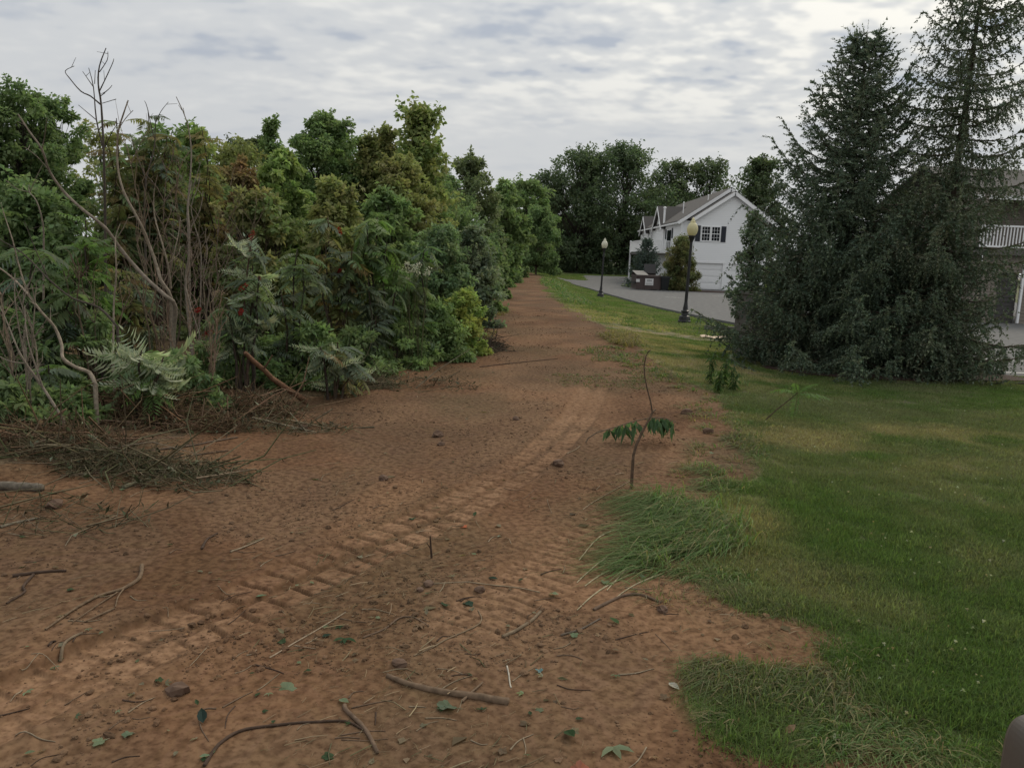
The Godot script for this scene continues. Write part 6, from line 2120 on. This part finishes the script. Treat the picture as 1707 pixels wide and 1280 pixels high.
func make_crumbs() -> void:
	# clods: little faceted lumps
	rng.seed = 404
	var lump := MB.new()
	var sp := SphereMesh.new()
	sp.radial_segments = 7
	sp.rings = 4
	sp.radius = 1.0
	sp.height = 1.5
	var arr := sp.surface_get_arrays(0)
	var vs: PackedVector3Array = arr[Mesh.ARRAY_VERTEX]
	for k in vs.size():
		var q := vs[k]
		vs[k] = q * (1.0 + 0.28 * nz2.get_noise_3d(q.x * 90.0, q.y * 90.0, q.z * 90.0) * 2.0)
	var ix: PackedInt32Array = arr[Mesh.ARRAY_INDEX]
	for k in range(0, ix.size(), 3):
		lump.tri(vs[ix[k]], vs[ix[k + 1]], vs[ix[k + 2]], Color.WHITE)
	var straw := MB.new()
	straw.tube(PackedVector3Array([Vector3(-0.5, 0, 0), Vector3(0.0, 0.06, 0.05), Vector3(0.5, 0.0, -0.03)]), PackedFloat32Array([0.022, 0.024, 0.012]), 3, Color.WHITE)
	var flake := MB.new()
	flake.leaf(Vector3(-0.5, 0, 0), Vector3(1, 0.05, 0).normalized(), Vector3(0.1, 1, 0.2).normalized(), 1.0, 0.5, Color.WHITE)
	var tr := [[], [], []]
	var co := [PackedColorArray(), PackedColorArray(), PackedColorArray()]
	var tries := 0
	while tr[0].size() < 17000 and tries < 200000:
		tries += 1
		var d := 1.9 * pow(14.0, rng.randf())
		var x := rf(-0.72, 0.60) * d
		if x < -4.2 or lawn_at(x, -d) > 0.35:
			continue
		var dens := 0.25 + 1.6 * nz.get_noise_2d(x * 55.0 + 9.0, d * 55.0)
		if rng.randf() > dens:
			continue
		var pr := press(x, -d)
		if pr.y > 0.3 and rng.randf() < 0.8:
			continue
		var s := 0.0022 * pow(rng.randf(), -0.42) * (0.7 + 0.10 * d)
		s = minf(s, 0.015)
		var y := height(x, -d)
		tr[0].append(Transform3D(Basis.from_euler(Vector3(rf(0, 6), rf(0, 6), rf(0, 6))).scaled(Vector3(s * rf(0.8, 1.5), s * rf(0.6, 1.0), s * rf(0.8, 1.5))), Vector3(x, y + s * 0.15, -d)))
		var c := soil_tone(x, -d, 0.0)
		var g := rf(0.45, 0.85)
		co[0].append(Color(c.r * g, c.g * g, c.b * g))
	tries = 0
	while tr[1].size() < 13000 and tries < 200000:
		tries += 1
		var d := 1.9 * pow(12.0, rng.randf())
		var x := rf(-0.72, 0.60) * d
		if x < -4.0 or lawn_at(x, -d) > 0.5:
			continue
		var dens := 0.10 + 1.9 * nz.get_noise_2d(x * 40.0 + 61.0, -d * 26.0) + 0.5 * smoothstep(0.9, 0.1, edge_x(d) - x)
		if rng.randf() > dens:
			continue
		var l := 0.012 * pow(rng.randf(), -0.55) * (0.6 + 0.06 * d)
		l = minf(l, 0.11)
		var a := rf(0.4, 1.7) if rng.randf() < 0.7 else rng.randf() * TAU
		var kind := 1 if rng.randf() < 0.95 else 2
		var y := height(x, -d)
		tr[kind].append(Transform3D(Basis(Vector3.UP, a).rotated(Vector3(1, 0, 0), rf(-0.3, 0.3)).scaled(Vector3(l, l * (1.0 if kind == 1 else 0.5), l * (1.0 if kind == 1 else 0.6))), Vector3(x, y + 0.004, -d)))
		co[kind].append(any_of([Color(0.26, 0.20, 0.12), Color(0.17, 0.12, 0.07), Color(0.28, 0.22, 0.14), Color(0.10, 0.10, 0.05), Color(0.12, 0.085, 0.05)]))
	multi("soil_crumbs", lump.mesh(), M.clod, tr[0], co[0], "loose crumbs and clods of soil on the track", "soil crumbs")
	multi("straw_chaff", straw.mesh(), M.clod, tr[1], co[1], "scattered straw and root chaff on the soil", "chaff")
	multi("leaf_chaff", flake.mesh(), M.grass, tr[2], co[2], "scattered leaf chaff on the soil", "chaff")
	var head := MB.new()
	for k in 8:
		head.leaf(Vector3.ZERO, (rdir() + Vector3(0, 0.8, 0)).normalized(), rdir(), 1.0, 0.6, Color.WHITE)
	var ct := []
	var cc := PackedColorArray()
	while ct.size() < 260:
		var d := rf(2.4, 15.0)
		var x := rf(0.8, d * 0.66)
		if lawn_at(x, -d) < 0.9 or rng.randf() > 0.35 + 1.5 * nz.get_noise_2d(x * 70.0, d * 70.0):
			continue
		var s := rf(0.006, 0.013)
		ct.append(Transform3D(Basis(Vector3.UP, rng.randf() * TAU).scaled(Vector3(s, s, s)), Vector3(x, height(x, -d) + rf(0.03, 0.06), -d)))
		cc.append(any_of([Color(0.55, 0.55, 0.48), Color(0.38, 0.30, 0.18), Color(0.30, 0.34, 0.20)]))
	multi("clover_heads", head.mesh(), M.grass, ct, cc, "scattered clover heads and clippings on the lawn", "clover")
	# larger stones and clods one can count
	rng.seed = 405
	var stones := [[295, 1155, 0.045], [715, 975, 0.028], [730, 727, 0.06], [735, 742, 0.035], [1145, 690, 0.07], [700, 985, 0.02], [665, 1108, 0.03], [800, 986, 0.03], [640, 800, 0.04], [505, 715, 0.05], [1180, 722, 0.06], [930, 775, 0.05], [90, 845, 0.05], [440, 640, 0.04], [860, 700, 0.04], [1105, 1018, 0.03]]
	for s in stones:
		var p := on_ground(s[0], s[1])
		var o := obj("soil_clod", lump.mesh(), M.clod_one)
		tag(o, "dark lump of soil lying on the path", "clod", "larger clods on the path")
		o.transform = Transform3D(Basis.from_euler(Vector3(rf(0, 6), rf(0, 6), rf(0, 6))).scaled(Vector3(s[2], s[2] * 0.7, s[2] * rf(0.8, 1.3))), p + Vector3(0, s[2] * 0.25, 0))

func make_scraps() -> void:
	# grey cabinet behind the spruce, timbers, cardboard and paper scraps
	var c := at(1276.0, 560.0, 16.6)
	c.y = height(c.x, c.z)
	var w := 0.50
	var t := thing("utility_cabinet", "grey weathered utility cabinet half hidden by the spruce", "cabinet", c)
	t.rotation.y = 0.12
	var top: float = at(1230.0, 486.0, 16.2).y - c.y
	part("body", t, M.weathered, func(b: MB):
		b.box(Vector3(-w, -0.05, -0.45), Vector3(w, top - 0.06, 0.45)))
	part("lid", t, M.weathered, func(b: MB): b.box(Vector3(-w - 0.04, top - 0.057, -0.50), Vector3(w + 0.04, top, 0.50)))
	part("door", t, M.weathered, func(b: MB): b.box(Vector3(-w + 0.05, 0.06, 0.452), Vector3(w - 0.05, top - 0.12, 0.475)))
	for k in 2:
		var p := on_ground(1190.0 + 27.0 * k, 551.0 + 1.0 * k)
		var tb := part("landscape_timber", null, M.weathered, func(b: MB):
			b.box(Vector3(-0.28, 0.0, -0.07), Vector3(0.28, 0.12, 0.07)))
		tag(tb, ["worn grey timber edging in the lawn, open end", "worn grey timber edging in the lawn, end by the cabinet"][k], "timber")
		tb.position = p + Vector3(0, 0.02, 0)
		tb.rotation.y = -0.12
	var p2 := on_ground(1195.0, 564.0)
	var cb := part("cardboard_sheet", null, M.cardboard, func(b: MB):
		var n := 8
		for k in n:
			var x0 := -0.42 + 0.84 * k / n
			var x1 := -0.42 + 0.84 * (k + 1) / n
			var h0 := 0.05 + 0.02 * sin(k * 1.4)
			var h1 := 0.05 + 0.02 * sin((k + 1) * 1.4)
			slab(b, [Vector3(x0, h0, -0.20 - 0.04 * sin(k * 2.0)), Vector3(x1, h1, -0.20 - 0.04 * sin((k + 1) * 2.0)), Vector3(x1, h1 - 0.01, 0.22), Vector3(x0, h0 - 0.01, 0.22)], Vector3.UP, 0.012))
	tag(cb, "pale tan cardboard sheet lying on the lawn", "cardboard")
	cb.position = p2
	cb.rotation.y = -0.1
	for q in [[1224.0, 576.0, 0.16, "flat white paper scrap on the lawn by the spruce"], [1230.0, 586.0, 0.06, "tiny white paper scrap on the lawn by the spruce"], [1207.0, 521.0, 0.0, ""]]:
		if q[2] == 0.0:
			continue
		var pp := on_ground(q[0], q[1])
		var o := obj("paper_scrap", leaf_mesh(1, Color(0.72, 0.72, 0.70)), M.leaf)
		tag(o, q[3], "paper")
		o.transform = Transform3D(Basis(Vector3.UP, 0.6).scaled(Vector3(q[2], q[2] * 0.6, q[2] * 0.6)), pp + Vector3(0, 0.045, 0))
	# the rounded corner of the vehicle mirror beside the camera
	var mp := at(1766.0, 1306.0, 0.62)
	var tm := thing("vehicle_mirror", "grey rounded vehicle mirror with cream sky reflection painted on its glass", "mirror", mp)
	var hs := part("housing", tm, M.mirror_grey, func(b: MB):
		var n := 48
		var rings := []
		for e in [[0.55, -0.040], [0.80, -0.036], [0.92, -0.028], [0.98, -0.016], [1.0, -0.003], [0.985, 0.008], [0.95, 0.014], [0.86, 0.017]]:
			var ring := []
			for k in n:
				var a := TAU * k / n
				var cx := signf(cos(a)) * pow(absf(cos(a)), 0.55) * 0.034
				var cy := signf(sin(a)) * pow(absf(sin(a)), 0.55) * 0.052
				ring.append(Vector3(cx * e[0], cy * e[0], e[1]))
			rings.append(ring)
		for r in rings.size() - 1:
			for k in n:
				b.quad(rings[r][k], rings[r][(k + 1) % n], rings[r + 1][(k + 1) % n], rings[r + 1][k], Color.WHITE)
		for k in n:
			b.tri(Vector3(0, 0, -0.045), rings[0][(k + 1) % n], rings[0][k], Color.WHITE))
	part("reflection_painted_glass", tm, M.reflection_painted_glass, func(b: MB):
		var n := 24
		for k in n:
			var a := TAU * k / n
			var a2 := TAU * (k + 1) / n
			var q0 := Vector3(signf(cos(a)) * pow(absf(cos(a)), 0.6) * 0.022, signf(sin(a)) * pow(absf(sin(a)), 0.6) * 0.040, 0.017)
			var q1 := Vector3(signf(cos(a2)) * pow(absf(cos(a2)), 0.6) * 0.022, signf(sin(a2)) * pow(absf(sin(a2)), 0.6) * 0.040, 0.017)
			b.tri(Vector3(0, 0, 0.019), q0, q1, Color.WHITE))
	part("bezel", hs, M.mirror_grey, func(b: MB): b.box(Vector3(0.030, -0.08, -0.02), Vector3(0.06, -0.02, 0.0)))

func _ready() -> void:
	rng.seed = 4711
	nz.noise_type = FastNoiseLite.TYPE_SIMPLEX_SMOOTH
	nz.seed = 3
	nz.fractal_octaves = 3
	nz2.seed = 9
	nz2.fractal_octaves = 2
	# ---- camera
	cam = Camera3D.new()
	cam.name = "camera"
	cam.position = Vector3(0, EYE, 0)
	cam.rotation_order = EULER_ORDER_YXZ
	cam.rotation = Vector3(deg_to_rad(-9.0), 0.0, deg_to_rad(2.2))
	cam.fov = rad_to_deg(2.0 * atan(640.0 / FPX))
	cam.near = 0.05
	cam.far = 2000.0
	add_child(cam)
	cam.current = true
	# ---- sky, sun, exposure
	var sun := DirectionalLight3D.new()
	sun.name = "sun"
	sun.rotation = Vector3(deg_to_rad(-42.0), deg_to_rad(180.0 - 32.0), 0.0)
	sun.light_energy = 0.48
	sun.light_angular_distance = 24.0
	sun.light_color = Color(1.0, 0.95, 0.87)
	sun.shadow_enabled = true
	add_child(sun)
	var we := WorldEnvironment.new()
	we.name = "environment"
	var env := Environment.new()
	env.background_mode = Environment.BG_SKY
	env.sky = make_sky(sun.basis.z)
	env.tonemap_mode = Environment.TONE_MAPPER_LINEAR
	env.tonemap_exposure = 1.0
	env.sdfgi_enabled = true
	env.ssao_enabled = true
	env.ssil_enabled = true
	we.environment = env
	add_child(we)
	# ---- setting
	make_materials()
	M.turf_plain = plain(0.07, 0.085, 0.03, 0.95)
	for p in [[3.4, 75.0], [4.6, 66.0], [5.3, 58.0], [5.6, 50.0], [6.0, 43.0], [6.5, 35.0], [7.1, 29.0], [8.2, 22.0], [8.5, 16.5], [9.0, 14.6], [12.0, 13.7], [40.0, 13.5], [40.0, 66.0], [21.0, 66.0], [19.0, 80.0], [12.5, 93.0], [7.5, 92.0], [6.8, 78.0], [4.0, 79.0]]:
		LOT.append(Vector2(p[0], -p[1]))
	for p in [[8.9, 67.0], [9.6, 63.5], [11.0, 62.2], [14.0, 63.6], [14.4, 71.0], [10.5, 74.0]]:
		ISLE.append(Vector2(p[0], -p[1]))
	print("t ", Time.get_ticks_msec())
	make_ground()
	print("t ground ", Time.get_ticks_msec(), " tri ", MB.total)
	make_lot()
	make_lawn_grass()
	print("t grass ", Time.get_ticks_msec(), " tri ", MB.total)
	M.clod_one = plain(0.11, 0.066, 0.042, 0.95)
	M.mirror_grey = plain(0.10, 0.085, 0.07, 0.5)
	M.reflection_painted_glass = plain(0.52, 0.47, 0.36, 0.5)  # bright sky reflection painted into the glass as a cream colour
	make_fronds()
	make_house()
	make_right_house()
	make_far_trees()
	print("t far ", Time.get_ticks_msec(), " tri ", MB.total)
	make_spruces()
	print("t spruce ", Time.get_ticks_msec(), " tri ", MB.total)
	make_thicket()
	make_bare()
	make_twiggy()
	print("t thicket ", Time.get_ticks_msec(), " tri ", MB.total)
	lamp("black lamp post with cream globe in front of the white house", 1141.0, 534.0, 362.0, 27.0, 0.018, M.globe)
	lamp("black lamp post with white globe before the oaks", 1001.0, 495.5, 396.5, 45.0, 0.025, M.globe_white)
	make_dumpster()
	make_cart()
	make_scraps()
	make_edges()
	make_heaps()
	make_saplings()
	make_litter()
	print("t litter ", Time.get_ticks_msec(), " tri ", MB.total)
	make_crumbs()
	print("t end ", Time.get_ticks_msec(), " tri ", MB.total)
	print("triangles ", MB.total)
